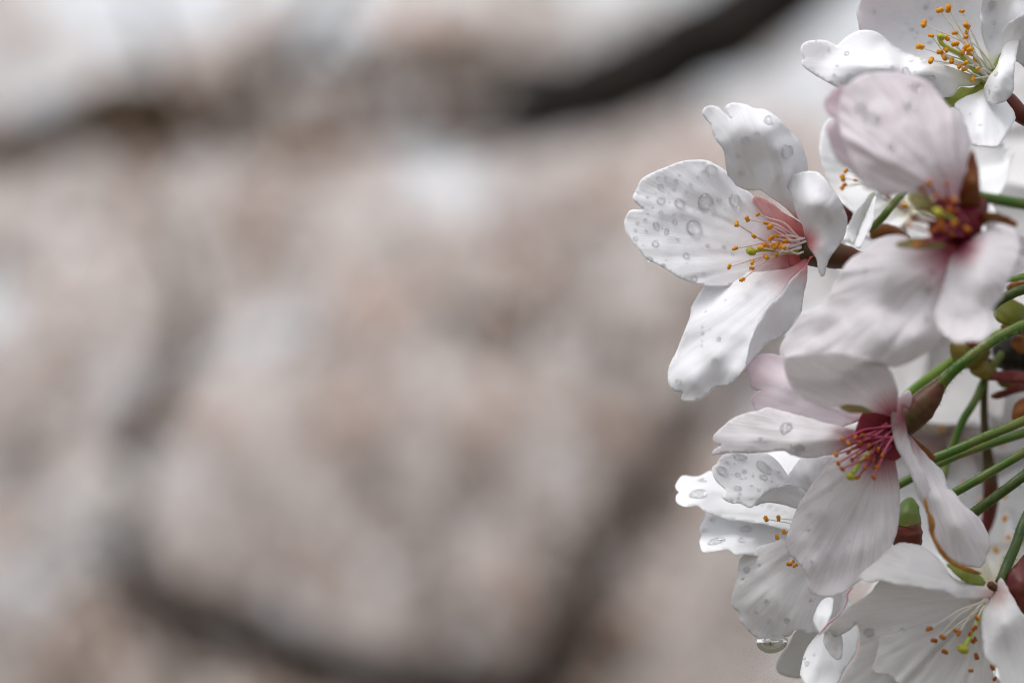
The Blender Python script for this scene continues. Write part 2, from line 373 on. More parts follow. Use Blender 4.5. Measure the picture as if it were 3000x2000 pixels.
# background cherry trees -------------------------------------------------------
# openings of the canopy through which the white sky shows (2352-wide picture units)
GAPS = [(320, 10, 170, 56), (745, 75, 62, 70), (48, 238, 36, 32), (1050, 415, 62, 42), (1640, 200, 70, 26), (1850, 195, 48, 60), (622, 765, 26, 26)]
def in_gap(x, y, grow=0.0):
    for gx, gy, a, b in GAPS:
        if ((x - gx) / (a + grow)) ** 2 + ((y - gy) / (b + grow)) ** 2 < 1: return True
    return False
def project(p):
    v = Vector(p) - CAM; dep = v.dot(FWD); k = DIST / (dep * PX)
    return (1500 + v.dot(RIGHT) * k) / 1.2755, (1000 - v.dot(UP) * k) / 1.2755
def crown(parent, clusters, per, sigma, flower_r, leafiness, seed, name='crown'):
    """blossom clusters: many small five-petalled flowers and a few bronze leaves round each spur"""
    r = np.random.default_rng(int(seed * 10))
    c = np.array([k[:3] for k in clusters], float); lf = np.array([k[3] if len(k) > 3 else leafiness for k in clusters])
    idx = np.repeat(np.arange(len(c)), per); n = len(idx)
    d = r.normal(size=(n, 3)); d /= np.linalg.norm(d, axis=1)[:, None]
    pos = c[idx] + d * sigma * r.uniform(.5, 1.3, (n, 1))
    nrm = d + r.normal(size=(n, 3)) * .35 + np.array([0, -.25, .25]); nrm /= np.linalg.norm(nrm, axis=1)[:, None]
    ref = r.normal(size=(n, 3)); a = np.cross(nrm, ref); a /= np.linalg.norm(a, axis=1)[:, None]; b = np.cross(nrm, a)
    fr = flower_r * r.uniform(.75, 1.2, n)
    leaf = r.random(n) < lf[idx]
    V, mats = [], []
    for p in range(5):
        th = 2 * math.pi * p / 5
        def pt(rad, an, lift):
            return pos + (a * math.cos(an) + b * math.sin(an)) * (fr * rad)[:, None] + nrm * (fr * lift)[:, None]
        quad = np.stack([pos, pt(.8, th - .55, .18), pt(1.05, th, .3), pt(.8, th + .55, .18)], axis=1)
        use = (~leaf) | (p < 2)
        V.append(quad[use])
        mats.append(np.where(leaf[use], 2, ((lf[idx[use]] > .12) & (idx[use] % 4 > 0)).astype(int)))
    V = np.concatenate(V).reshape(-1, 3); mats = np.concatenate(mats)
    base = np.array(parent['_base']); nq = len(mats)
    me = bpy.data.meshes.new(name); me.vertices.add(len(V)); me.vertices.foreach_set('co', (V - base).astype(np.float32).ravel())
    me.loops.add(nq * 4); me.loops.foreach_set('vertex_index', np.arange(nq * 4, dtype=np.int32))
    me.polygons.add(nq); me.polygons.foreach_set('loop_start', np.arange(0, nq * 4, 4, dtype=np.int32)); me.polygons.foreach_set('loop_total', np.full(nq, 4, dtype=np.int32))
    for m in ('petal_far', 'petal_far2', 'leaf_far'): me.materials.append(M[m])
    me.polygons.foreach_set('material_index', mats.astype(np.int32)); me.update(); me.validate()
    o = bpy.data.objects.new(name, me); COL.objects.link(o); o.parent = parent; o['kind'] = 'stuff'
    return o
def limb(parent, name, pts, radii, seed=0.):
    V, F = tube_mesh(pts, radii, 12, .22, seed)
    return link_mesh(name, V, F, M['bark'], parent)
def ground_pt(x, y): return Vector((x, y, -1.5))

# brown twiggy pockets and pale blossom pockets of the canopy (picture units, radius, leafiness)
POCKETS = [(360, 250, 170, .75), (60, 340, 80, .6), (590, 175, 90, .6), (1000, 165, 110, .55), (1120, 200, 80, .5), (700, 45, 60, .5),
           (560, 60, 70, .6), (370, 120, 80, .5), (500, 480, 120, .5), (760, 480, 120, .45), (820, 320, 110, .55), (400, 720, 110, .5), (1300, 330, 120, .5),
           (960, 1050, 110, .6), (1170, 1150, 110, .65), (1250, 1250, 120, .5), (330, 960, 120, .55), (100, 1180, 110, .55), (820, 830, 100, .5), (250, 540, 70, .55),
           (300, 1500, 320, .7), (900, 1480, 280, .62), (600, 1560, 250, .7), (1300, 1480, 200, .75), (1500, 1250, 200, .7), (1450, 800, 130, .45), (0, 1450, 200, .5),
           (130, 430, 130, .02), (300, 640, 150, .08), (880, 80, 110, .02), (1130, 60, 120, .04), (700, 560, 130, .08), (880, 620, 130, .1), (1050, 530, 130, .02), (620, 770, 75, .0), (600, 1010, 110, .05),
           (60, 800, 120, .08), (980, 880, 130, .1), (1330, 560, 160, .1), (500, 1200, 160, .12), (1000, 1300, 120, .12)]
def leafy(x, y, default):
    best = default; bw = 0
    for px, py, rr, l in POCKETS:
        w = math.exp(-((x - px) ** 2 + (y - py) ** 2) / (rr * rr * .7))
        if w > bw and w > .35: bw, best = w, l
    return best
def scatter(n, D0, D1, box, seed, default=.3, grow=25):
    r = random.Random(seed); res = []
    while len(res) < n:
        x, y, D = r.uniform(box[0], box[2]), r.uniform(box[1], box[3]), r.uniform(D0, D1)
        if in_gap(x, y, grow): continue
        p = Bp(x, y, D)
        if p.z < -1.2: continue
        nz = noise.fractal(p * 3.2 + Vector((seed, 0, 0)), 1, 2, 2)
        res.append((p.x, p.y, p.z, min(.9, max(0, leafy(x, y, default) + nz * 1.8))))
    return res

def far_tree(name, label, base, fork, limbs, crown_clusters, per, sigma, fr, trunk_r, seed, leafiness=.22):
    t = thing(name, label, 'tree', base, 'cherry trees in blossom behind the flowers')
    tr = limb(t, 'trunk', [base, base.lerp(fork, .35) + Vector((.05, .02, 0)), base.lerp(fork, .7) - Vector((.04, 0, 0)), fork], [trunk_r * 1.35, trunk_r, trunk_r * .9, trunk_r * .7], seed)
    for i, (pts, rad) in enumerate(limbs):
        limb(t, 'branch', pts, rad, seed + i * 3.1)
    crown(t, crown_clusters, per, sigma, fr, leafiness, seed)
    return t
# tree whose dark bough slants across the top
D = 3.6
b0 = ground_pt(2.3, 3.7); f0 = Bp(4300, -900, 3.7)
bough = [f0, Bp(2900, -800, 3.65), Bp(2150, -330, D), Bp(1760, 5, D), Bp(1560, 120, D), Bp(1370, 215, D), Bp(1180, 275, D + .1), Bp(950, 300, D + .2), Bp(700, 330, D + .4)]
far_tree('cherry_tree', 'blossoming cherry tree with a thick black bough slanting across the top', b0, f0,
         [(bough, [.09, .075, .064, .058, .058, .052, .036, .020, .008]),
          ([Bp(1400, 205, D), Bp(1200, 160, D + .1), Bp(1000, 165, D + .2), Bp(780, 155, D + .3), Bp(600, 175, D + .4)], [.022, .018, .015, .012, .008])],
         scatter(70, 3.5, 4.6, (700, -500, 3300, 60), 11) + scatter(30, 4.0, 4.6, (900, 20, 1300, 130), 12, .1) + scatter(18, 3.9, 4.6, (-300, -200, 700, 200), 13, .1, 95)
         + [tuple(Bp(x + dx, y + dy, 3.9)) + (.95,) for x, y in ((1030, 165), (1060, 190), (590, 165), (620, 200), (340, 262), (430, 245), (250, 285), (820, 165)) for dx, dy in ((-28, 8), (26, -6))], 14, .05, .018, .10, 2.0)
# tree whose trunk forks at the bottom of the picture
b1 = ground_pt(Bp(1300, 1500, 4.8).x, Bp(1300, 1500, 4.8).y); f1 = Bp(1300, 1560, 4.8)
far_tree('cherry_tree', 'blossoming cherry tree forking low, one limb curling up at the left', b1, f1,
         [([f1, Bp(1050, 1590, 4.8), Bp(800, 1540, 4.7), Bp(560, 1460, 4.6), Bp(400, 1410, 4.5), Bp(310, 1330, 4.4), Bp(275, 1200, 4.4), Bp(290, 1060, 4.4), Bp(345, 930, 4.4), Bp(420, 800, 4.5), Bp(430, 660, 4.6), Bp(380, 520, 4.7)],
           [.05, .045, .040, .038, .034, .032, .031, .030, .027, .022, .012, .005]),
          ([f1, Bp(1290, 1430, 4.8), Bp(1390, 1290, 4.7), Bp(1480, 1130, 4.6), Bp(1570, 1000, 4.6), Bp(1680, 880, 4.6), Bp(1900, 700, 4.7)], [.06, .040, .026, .023, .024, .022, .014]),
          ([Bp(1560, 1010, 4.6), Bp(1490, 860, 4.6), Bp(1350, 770, 4.6), Bp(1180, 740, 4.6), Bp(1000, 700, 4.7)], [.026, .022, .02, .015, .007])],
         scatter(150, 4.9, 5.6, (-300, 380, 2500, 1750), 21) + scatter(32, 3.9, 4.3, (-200, 420, 2400, 1700), 22), 22, .045, .018, .085, 5.0)
# tree at the left with dark pockets of branches
b2 = ground_pt(-1.9, 6.2); f2 = Bp(-500, 900, 6.2)
far_tree('cherry_tree', 'blossoming cherry tree reaching in from the left with brown twiggy limbs', b2, f2,
         [([f2, Bp(-300, 500, 6.1), Bp(-50, 350, 6), Bp(130, 290, 5.8), Bp(280, 268, 5.7), Bp(430, 262, 5.7), Bp(520, 225, 5.8), Bp(640, 150, 5.9), Bp(720, 60, 6), Bp(800, -80, 6)], [.06, .05, .040, .050, .080, .078, .045, .034, .024, .012]),
          ([Bp(430, 262, 5.7), Bp(380, 180, 5.8), Bp(360, 100, 5.9), Bp(300, -60, 6)], [.022, .018, .012, .006])],
         scatter(430, 5.6, 7.0, (-900, 40, 2600, 1900), 31, .33, 52), 34, .062, .020, .10, 8.0)
# three trees farther off that close the view
for k, (bx, by, bxx, n, lab, sd) in enumerate([(-2.6, 10.5, (-1500, 0, 700, 2000), 420, 'farther blossoming cherry tree standing behind the left part of the view', 41),
                                         (.2, 11.5, (500, 90, 1700, 2000), 420, 'farther blossoming cherry tree standing behind the middle of the view', 42),
                                         (2.8, 10.5, (1500, 150, 3700, 2000), 420, 'farther blossoming cherry tree standing behind the foreground blossoms', 43)]):
    b = ground_pt(bx, by); f = Vector((bx + .1, by, .2))
    lm = [([f, f + Vector((.5, -.4, .5)), f + Vector((1.1, -.6, 1.2))], [.09, .06, .02]), ([f, f + Vector((-.5, -.3, .5)), f + Vector((-1.2, -.4, 1.1))], [.09, .06, .02])]
    far_tree('cherry_tree', lab, b, f, lm, scatter(n * 2, by - 1, by + 1.4, bxx, sd, .6, 62), 14, .10, .036, .13, 11.0 + k)

# ================================================================== foreground blossoms
GRP = 'cherry blossoms of the foreground cluster'
def blossom(label, reg, c, z):
    x, y = T(reg, [c])[0]
    return thing('cherry_blossom', label, 'blossom', P(x, y, z), GRP)

# ---- A: the sharp blossom at the left of the cluster
A = blossom('white blossom facing left, its broad petal beaded with many drops, beside the blurred background', 'r1', (1420, 1180), 3)
blade(A, 'petal', 'r1', [(1380, 1240), (1300, 1120), (1180, 920), (1080, 790), (980, 700), (900, 620), (845, 570), (770, 525), (690, 495), (610, 488), (520, 500), (400, 545), (290, 590), (210, 640), (165, 720), (138, 780), (150, 815), (185, 845), (228, 876, 'c'), (150, 873), (112, 885), (88, 930), (75, 975), (92, 1050), (150, 1135), (245, 1245), (370, 1312), (500, 1398), (690, 1457), (850, 1460), (1050, 1420), (1250, 1350), (1370, 1300)],
      [(1380, 1260, 4), (700, 1000, 1.2), (400, 950, .4), (90, 980, .8), (160, 760, 1.0), (620, 500, 1.6), (1000, 730, 2.6), (300, 1250, -.4), (690, 1440, -.6), (1100, 1380, 1.2)], (1400, 1240), M['petal_a'], 'A1', ruffle=.5, vein=.06)
blade(A, 'petal', 'r1', [(1385, 935), (1300, 850), (1180, 770), (1120, 725), (1050, 725), (980, 715), (930, 690), (905, 650), (868, 610), (848, 520), (832, 415), (775, 335), (738, 255), (735, 230), (695, 180), (670, 140), (690, 95), (740, 76), (795, 90), (840, 130), (905, 185, 'c'), (862, 130), (848, 95), (868, 65), (930, 55), (1010, 70), (1070, 98), (1150, 103), (1240, 155), (1340, 260), (1425, 365), (1465, 470), (1485, 580), (1490, 700), (1470, 820), (1440, 950)],
      [(1400, 940, 2), (1050, 700, -1.0), (880, 580, -2.2), (800, 350, -3.5), (700, 120, -3.2), (980, 300, -4.6), (1000, 80, -3.5), (1200, 250, -6.2), (1245, 420, -6.0), (1285, 600, -4.6), (1340, 800, -1.6), (1150, 500, -3.4), (1320, 300, -4.0), (1440, 450, -2.8), (1480, 650, -1.6), (1380, 650, -2.0)], (1420, 1120), M['petal_a'], 'A2', ruffle=.8, vein=.08)
blade(A, 'petal', 'r1', [(1470, 1110), (1440, 1000), (1395, 900), (1350, 760), (1320, 680), (1325, 630), (1400, 600), (1490, 577), (1560, 590), (1620, 645), (1690, 740), (1750, 850), (1782, 950), (1765, 1050), (1725, 1140), (1660, 1225), (1635, 1290), (1610, 1380), (1585, 1392), (1562, 1330), (1545, 1240), (1500, 1180)],
      [(1470, 1080, 0), (1350, 700, -3), (1490, 590, -4.6), (1560, 750, -6.4), (1650, 900, -6.2), (1770, 960, -4.5), (1700, 1150, -4), (1550, 1150, -4), (1500, 850, -6.5), (1590, 1380, -3)], (1470, 1120), M['petal_a'], 'A3', ruffle=.6, vein=.07)
blade(A, 'petal', 'r2', [(1470, 200), (1350, 270), (1150, 300), (1000, 310), (930, 335), (880, 365), (800, 370), (725, 380), (690, 412), (640, 480), (600, 555), (582, 590), (580, 650), (545, 740), (500, 850), (455, 950), (422, 1020), (410, 1100), (420, 1170), (450, 1210), (490, 1225), (530, 1224, 'c'), (506, 1268), (522, 1290), (590, 1296), (660, 1280), (712, 1240), (762, 1195), (850, 1180), (910, 1150), (960, 1090), (1020, 1010), (1030, 900), (1080, 760), (1160, 620), (1260, 500), (1350, 370), (1460, 260)],
      [(1450, 240, 1.5), (1000, 330, .6), (700, 420, .8), (600, 650, -.2), (800, 650, -1.6), (1000, 560, -2.0), (1200, 420, -1.2), (480, 950, -1.0), (650, 1000, -2.8), (850, 850, -3.2), (1020, 900, -3.8), (440, 1180, -1.6), (560, 1280, -2.0), (640, 1170, -3.4), (800, 1150, -2.6), (950, 1080, -4.4)], (1500, 200), M['petal_a'], 'A4', ruffle=.7, vein=.10,
      patches=[([(1500, 190), (1460, 260), (1350, 370), (1270, 480), (1190, 555), (1130, 660), (1075, 750), (1045, 830), (1020, 930), (1005, 1005), (1045, 1000), (1110, 925), (1185, 850), (1290, 790), (1380, 700), (1427, 620), (1440, 540), (1455, 450), (1475, 330), (1482, 235), (1530, 185)],
                [(1490, 210, -1), (1270, 480, -3.2), (1075, 750, -4.2), (1005, 1000, -4.6), (1110, 925, -3), (1290, 790, -1.6), (1440, 540, -1), (1475, 300, -1.5), (1300, 600, -2.8)])])
blade(A, 'petal', 'r1', [(1060, 780), (1120, 775), (1200, 820), (1300, 900), (1400, 960), (1460, 1010), (1480, 1090), (1470, 1200), (1420, 1290), (1340, 1300), (1330, 1180), (1250, 1040), (1150, 930), (1070, 860)],
      [(1080, 800, 2.4), (1300, 920, 1.2), (1460, 1080, 2), (1400, 1270, 2.6), (1150, 900, 3), (1320, 1100, 3.8)], (1450, 1200), M['throat_red'], ruffle=.2)
tube(A, 'calyx', 'r1', [(1440, 1180, 3.2), (1560, 1200, 3), (1700, 1225, 3.5), (1840, 1250, 4), (1960, 1270, 5)], [105, 118, 105, 75, 45], M['calyx_br'], 16, .12, 4.)
tube(A, 'pedicel', 'r1', [(1940, 1266, 5), (2200, 1300, 7), (2700, 1260, 9), (3300, 1200, 10)], [45, 40, 40, 42], M['stem'], 10)
stamens(A, 'r1', [(942, 985), (1023, 948), (1104, 912), (1165, 978), (1195, 1008), (1073, 1078), (1205, 1090), (1245, 1075), (930, 1170), (1125, 1165), (1168, 1235), (1245, 1220), (1062, 1275), (1058, 1320), (885, 1308), (985, 1405), (1165, 1150), (1222, 1158), (1250, 1140), (1292, 1160), (1312, 1115)],
        (1430, 1150), 60, 2.6, (-2.6, -.4), M['fil_pink'], M['anther'], 25, .078, .1, 3)
pistil(A, 'r1', [(1430, 1200, 2.6), (1300, 1195, 1), (1180, 1180, -.6), (1080, 1185, -1.6)], [17, 16, 15, 18], (1045, 1192, -1.8, 40))

# ---- B: the wet blossom at the top right
B = blossom('wet white blossom with green throat and long pale stamens, highest in the cluster', 'r3', (1770, 690), 3)
blade(B, 'petal', 'r3', [(1810, 620), (1700, 580), (1500, 560), (1250, 560), (1000, 460), (850, 370), (740, 310), (660, 268), (640, 200), (628, 130), (640, 60), (668, 0), (720, -80), (900, -180), (1200, -230), (1500, -220), (1690, -120), (1740, 0), (1730, 150), (1740, 300), (1790, 470), (1830, 560)],
      [(1790, 600, 3), (1300, 480, 5), (650, 220, 4), (660, 20, 4), (900, 200, 7.5), (1200, 100, 7.5), (1000, -180, 3), (1500, -180, 2), (1730, 0, 3), (1500, 300, 5.5)], (1780, 640), M['petal_bpink'], 'B1', ruffle=.6)
blade(B, 'petal', 'r3', [(1760, 720), (1600, 640), (1450, 590), (1350, 560), (1200, 512), (1050, 450), (950, 400), (880, 340), (820, 290), (745, 266), (680, 265), (590, 290), (510, 345), (455, 400, 'c'), (425, 383), (370, 360), (290, 352), (200, 360), (150, 385), (133, 412), (145, 480), (172, 528, 'c'), (148, 530), (145, 565), (200, 620), (285, 672), (370, 722), (432, 757), (500, 800), (600, 850), (800, 890), (1000, 880), (1200, 865), (1380, 872), (1480, 830), (1530, 765), (1650, 750)],
      [(1740, 730, 2.5), (820, 300, 3.5), (1050, 460, 4.2), (620, 300, 2.5), (800, 440, 2.2), (1000, 530, 1.4), (650, 568, -1.2), (800, 548, -1.6), (950, 568, -1.6), (1200, 612, -1.0), (1450, 690, .6), (500, 630, -.4), (350, 520, .8), (250, 400, .4), (150, 420, -.6), (160, 550, -1.4), (370, 715, -.8), (600, 760, .2), (900, 760, .4), (1200, 780, .8), (700, 860, 1.0), (1380, 860, 1.4)], (1760, 720), M['petal_b'], 'B2', ruffle=.3, vein=.07)
blade(B, 'petal', 'r3', [(1810, 620), (1788, 500), (1728, 320), (1708, 150), (1722, 0), (1760, -110), (2000, -170), (2300, -120), (2380, 100), (2280, 200), (2100, 260), (2000, 330), (1940, 400), (1895, 470), (1850, 540)],
      [(1810, 580, 2.5), (1715, 200, 1), (1740, -50, 0), (1800, 100, 2.6), (1820, 300, 3.0), (1920, 50, .2), (1900, 200, 1.4), (2050, 150, -1.6), (2200, -50, -1), (2250, 150, .5), (1960, 370, 1.4)], (1800, 620), M['petal_b'], 'B3', ruffle=.4, vein=.08)
blade(B, 'petal', 'r3', [(1885, 480), (1915, 370), (1898, 270), (1950, 205), (2020, 160), (2091, 120), (2250, 70), (2400, 200), (2350, 500), (2150, 640), (2060, 560), (1980, 520)],
      [(1890, 460, 2), (1920, 270, .5), (2000, 200, -1.5), (2060, 350, -.4), (2200, 200, -1.5), (2300, 450, 1), (2080, 540, 1.5)], (1850, 560), M['petal_b'], 'B6', ruffle=.4)
blade(B, 'petal', 'r3', [(1885, 480), (1920, 400), (1985, 345), (2045, 345), (2040, 400), (2022, 500), (2002, 650), (2002, 785), (1935, 880), (1850, 915), (1800, 910), (1752, 850), (1738, 780), (1760, 720), (1800, 650), (1850, 585)],
      [(1890, 470, 1), (2020, 370, 0), (1850, 600, -1.6), (1920, 650, -2.8), (2000, 700, -1.4), (1790, 720, -1.6), (1840, 800, -3), (1800, 900, -2), (1930, 870, -2.2), (1745, 790, -.4)], (1820, 600), M['petal_b'], 'B4', ruffle=.4)
blade(B, 'petal', 'r3', [(1760, 780), (1680, 808), (1600, 835), (1520, 880), (1465, 935), (1515, 970), (1555, 1050), (1600, 1180), (1625, 1262), (1700, 1280), (1780, 1288), (1840, 1292), (1885, 1258), (1950, 1170), (2010, 1055), (2003, 980), (1967, 930), (1930, 880), (1850, 800)],
      [(1760, 790, 1.4), (1480, 930, .6), (1600, 880, .6), (1560, 1050, -.4), (1740, 900, -1.2), (1700, 1050, -3.0), (1690, 1160, -4.0), (1620, 1250, -3.2), (1840, 1000, -1.4), (1850, 1150, -3.2), (1840, 1285, -5), (1990, 1000, -.2), (1950, 1160, -2.2), (1930, 890, .4)], (1760, 760), M['petal_b'], 'B5', ruffle=.35)
blade(B, 'sepal', 'r3', [(1745, 700), (1640, 765), (1535, 762), (1480, 825), (1385, 870), (1415, 918), (1445, 945), (1510, 905), (1600, 848), (1740, 795), (1770, 740)],
      [(1740, 740, 2.2), (1530, 800, 2.0), (1400, 890, 1.0), (1450, 930, .8), (1600, 840, 1.6)], (1750, 740), M['sepal_g'], ruffle=.1, vein=.02)
blade(B, 'throat', 'r3', [(1650, 740), (1700, 660), (1800, 560), (1840, 480), (1895, 455), (1870, 570), (1800, 660), (1760, 740), (1700, 770)],
      [(1650, 740, 3.2), (1760, 640, 3.8), (1880, 470, 2.4), (1740, 750, 2.4), (1850, 580, 2)], (1760, 700), M['cup_green'], ruffle=.1, vein=.02)
tube(B, 'calyx', 'r3', [(1780, 720, 4), (1860, 820, 4), (1960, 910, 3.6), (2060, 1000, 3.5), (2200, 1100, 4)], [70, 95, 95, 80, 62], M['calyx'], 16, .08, 2.)
tube(B, 'pedicel', 'r3', [(2180, 1085, 4), (2400, 1230, 6), (2800, 1500, 9), (3000, 1700, 11)], [60, 45, 42, 45], M['stem'], 10)
stamens(B, 'r3', [(1360, 100, 1.1), (1433, 85, 1.2), (1550, 105), (1222, 213, 1.15), (1490, 293), (1590, 235), (1594, 285), (1588, 330), (1282, 318), (1422, 340), (1190, 415, 1.2), (1495, 390), (1412, 440), (1362, 462), (1590, 422), (1402, 502), (1625, 475), (1285, 530), (1465, 535), (1530, 582), (1582, 556), (1575, 610), (1645, 690), (1560, 465), (1665, 520), (1620, 440), (1690, 600, .7)],
        (1765, 660), 75, 2.0, (-2.0, .5), M['fil_white'], M['anther'], 31, .075, .09, 5)
pistil(B, 'r3', [(1760, 730, 2.4), (1650, 610, .8), (1540, 490, -.6), (1440, 425, -1.4), (1375, 385, -1.8), (1348, 330, -2)], [22, 21, 20, 20, 20, 22], (1362, 322, -2.1, 36))

ZOFF = 5.0
# ---- E: half hidden blossom behind, with a few anthers showing
E = blossom('half hidden white blossom between two others, three orange anthers on its petal', 'r4', (900, 450), 9)
blade(E, 'petal', 'r4', [(305, 40), (300, 150), (340, 280), (380, 400), (440, 500), (520, 600), (600, 662), (660, 650), (720, 590), (780, 520), (900, 480), (950, 300), (850, 0), (600, -150), (400, -160), (330, -80)],
      [(320, 0, 9), (360, 300, 7.5), (600, 650, 5.5), (500, 350, 9), (800, 450, 9), (700, 0, 12), (450, -130, 11)], (950, 400), M['petal_f'], 'E1', ruffle=.6)
blade(E, 'petal', 'r4', [(785, 480), (740, 500), (690, 570), (620, 650), (570, 740), (548, 830), (565, 900), (605, 948), (660, 800), (720, 650), (785, 540)],
      [(780, 500, 5), (690, 580, 3.5), (560, 800, 2.6), (600, 930, 2), (660, 780, 4), (740, 620, 5)], (790, 480), M['petal_f'], ruffle=.3,
      patches=[([(795, 520), (785, 640), (765, 760), (705, 880), (652, 978), (606, 946), (655, 830), (722, 660), (765, 560)],
                [(790, 540, 3), (760, 750, 2), (650, 970, 1.2), (610, 940, 1.8), (700, 700, 3.2)]),
               ([(505, 900), (530, 850), (556, 800), (550, 850), (575, 910), (606, 948), (570, 930)], [(510, 900, 3.2), (550, 820, 3.4), (600, 945, 3), (560, 920, 3)])])
stamens(E, 'r4', [(512, 362, 1.1), (525, 425), (502, 452), (540, 300, .9), (620, 382, .7)], (900, 380), 40, 8, (5, 6.5), M['fil_white'], M['anther'], 30, .07, .1, 8)
tube(E, 'calyx', 'r4', [(560, 760, 8), (540, 700, 8), (500, 620, 9), (440, 520, 10)], [60, 70, 50, 30], M['calyx'], 12, .1, 1.)
tube(E, 'pedicel', 'r4', [(760, 800, 6), (860, 700, 5), (935, 605, 5), (1100, 400, 8)], [36, 36, 36, 34], M['stem'], 10)
tube(E, 'bract', 'r4', [(740, 850, 9), (860, 830, 9), (960, 850, 9.5), (1080, 900, 10)], [50, 75, 70, 30], M['sepal_r'], 12, .1, 1.)

ZOFF = -14.0
# ---- C: the large out-of-focus pink blossom
C = blossom('blush pink blossom seen from behind its petals, out of focus, with crimson centre', 'r4', (1560, 760), -6)
blade(C, 'petal', 'r3', [(1580, 1800), (1480, 1750), (1400, 1735), (1250, 1715), (1050, 1695), (900, 1720), (830, 1715), (780, 1673), (700, 1650), (650, 1570), (600, 1450), (570, 1400), (530, 1290), (490, 1180), (470, 1050), (480, 900), (520, 780), (620, 680), (760, 635), (950, 630), (1120, 660), (1260, 725), (1350, 830), (1420, 930), (1540, 1010), (1580, 1100), (1610, 1200), (1622, 1290), (1605, 1390), (1580, 1500), (1590, 1650)],
      [(1560, 1760, -7), (900, 650, -8), (600, 720, -8.6), (1300, 780, -7.5), (1000, 1000, -10.6), (480, 1000, -9), (700, 1200, -11.6), (560, 1380, -10.4), (1200, 1300, -11.6), (1600, 1250, -8.4), (850, 1690, -11.6), (1250, 1650, -11.0), (1000, 1450, -12.4), (1500, 1400, -9.6)], (1580, 1850), M['petal_c'], 'C1', ruffle=.9, vein=.16, crease=.7)
blade(C, 'petal', 'r3', [(560, 760), (440, 770), (400, 820), (360, 862), (338, 915), (350, 965), (390, 1015), (447, 1057, 'c'), (390, 1072), (365, 1110), (372, 1170), (400, 1260), (420, 1340), (470, 1420), (560, 1480), (640, 1560), (850, 1650), (1000, 1500), (900, 1100), (750, 850)],
      [(560, 780, -7), (345, 920, -8), (370, 1120, -8.4), (420, 1330, -8), (640, 1550, -7), (600, 1100, -7), (900, 1500, -6)], (1400, 1750), M['petal_edge'], 'C2', ruffle=.5)
blade(C, 'petal', 'r4', [(1500, 1010), (1350, 965), (1250, 932), (1080, 880), (1000, 860), (900, 870), (800, 910), (680, 1000), (560, 1085), (480, 1200), (430, 1270), (395, 1370), (355, 1430), (250, 1500), (130, 1560), (20, 1730), (-40, 1850), (0, 1950), (200, 1990), (450, 1990), (700, 2000), (850, 2005), (1000, 2010), (1150, 1942), (1270, 1870), (1350, 1800), (1400, 1650), (1395, 1560), (1370, 1440), (1410, 1250), (1480, 1100)],
      [(1480, 1020, -7), (1000, 870, -5), (700, 1000, -4), (460, 1240, -2.5), (900, 1200, -8), (1200, 1200, -9), (600, 1500, -4.5), (0, 1850, -1), (400, 1800, -3.5), (800, 1700, -8), (1000, 1500, -6.6), (1000, 1990, -6.5), (1250, 1860, -8), (1380, 1500, -8), (1150, 1750, -9.5)], (1540, 960), M['petal_cw'], 'C3', ruffle=1.1, vein=.1, crease=.35)
blade(C, 'petal', 'r4', [(1540, 940), (1450, 1040), (1430, 1100), (1400, 1240), (1350, 1420), (1310, 1560), (1320, 1610), (1350, 1690), (1430, 1745), (1480, 1800), (1560, 1798), (1640, 1785), (1720, 1793), (1790, 1715), (1822, 1580), (1825, 1500), (1900, 1400), (1985, 1200), (2062, 990), (2045, 880), (2000, 800), (1900, 760), (1750, 820), (1620, 890)],
      [(1540, 950, -7.5), (1900, 770, -6), (2050, 950, -8), (1700, 1050, -11), (1500, 1250, -10), (1750, 1300, -13), (1340, 1560, -11), (1520, 1600, -12), (1650, 1500, -12.5), (1480, 1790, -14), (1720, 1780, -14.5), (1880, 1400, -11.5)], (1530, 940), M['petal_cw'], 'C4', ruffle=.8, vein=.14)
blade(C, 'petal', 'r4', [(1750, 760), (1880, 762), (1970, 790), (2060, 850), (2220, 840), (2280, 1000), (2200, 1130), (2080, 1180), (1990, 1220), (1900, 1150)],
      [(1760, 780, -6), (2060, 860, -6.5), (2200, 1000, -5), (2000, 1190, -7.5), (1900, 900, -5)], (1600, 850), M['petal_cw'], ruffle=.5)
for ol, ct, mt in [([(1640, 112), (1600, 230), (1560, 400), (1525, 520), (1560, 640), (1690, 690), (1714, 620), (1708, 450), (1692, 290), (1665, 170)], [(1640, 120, -8.5), (1600, 400, -8.5), (1560, 600, -7), (1700, 600, -6.5), (1700, 350, -8), (1640, 400, -9.5)], 'sepal_r'),
                   ([(1680, 660), (1780, 665), (1860, 666), (1960, 708), (2027, 755), (2012, 797), (1940, 772), (1860, 754), (1780, 750), (1710, 770)], [(1690, 700, -6.5), (1860, 670, -7.5), (2020, 770, -8), (1860, 750, -7), (1780, 700, -7.6)], 'sepal_r'),
                   ([(1080, 520), (1150, 490), (1230, 520), (1330, 600), (1400, 700), (1290, 680), (1180, 640), (1100, 580)], [(1090, 540, -12), (1230, 520, -11.6), (1390, 690, -8), (1180, 630, -12)], 'sepal_tan'),
                   ([(955, 950), (1060, 900), (1180, 885), (1330, 910), (1420, 950), (1290, 985), (1120, 985)], [(960, 950, -9), (1180, 890, -9.4), (1400, 950, -8.6), (1120, 980, -10)], 'sepal_tan')]:
    blade(C, 'sepal', 'r4', ol, ct, (1580, 760), M[mt], ruffle=.15, vein=.03)
blade(C, 'throat', 'r4', [(1290, 580), (1420, 525), (1560, 540), (1690, 640), (1700, 780), (1620, 890), (1490, 1015), (1380, 985), (1290, 900), (1250, 780), (1330, 720), (1300, 640)],
      [(1300, 600, -8.2), (1560, 560, -6.4), (1690, 740, -6.2), (1490, 1000, -7.6), (1270, 840, -8.4), (1480, 780, -6.0)], (1590, 760), M['throat_dark'], ruffle=.2, vein=.15)
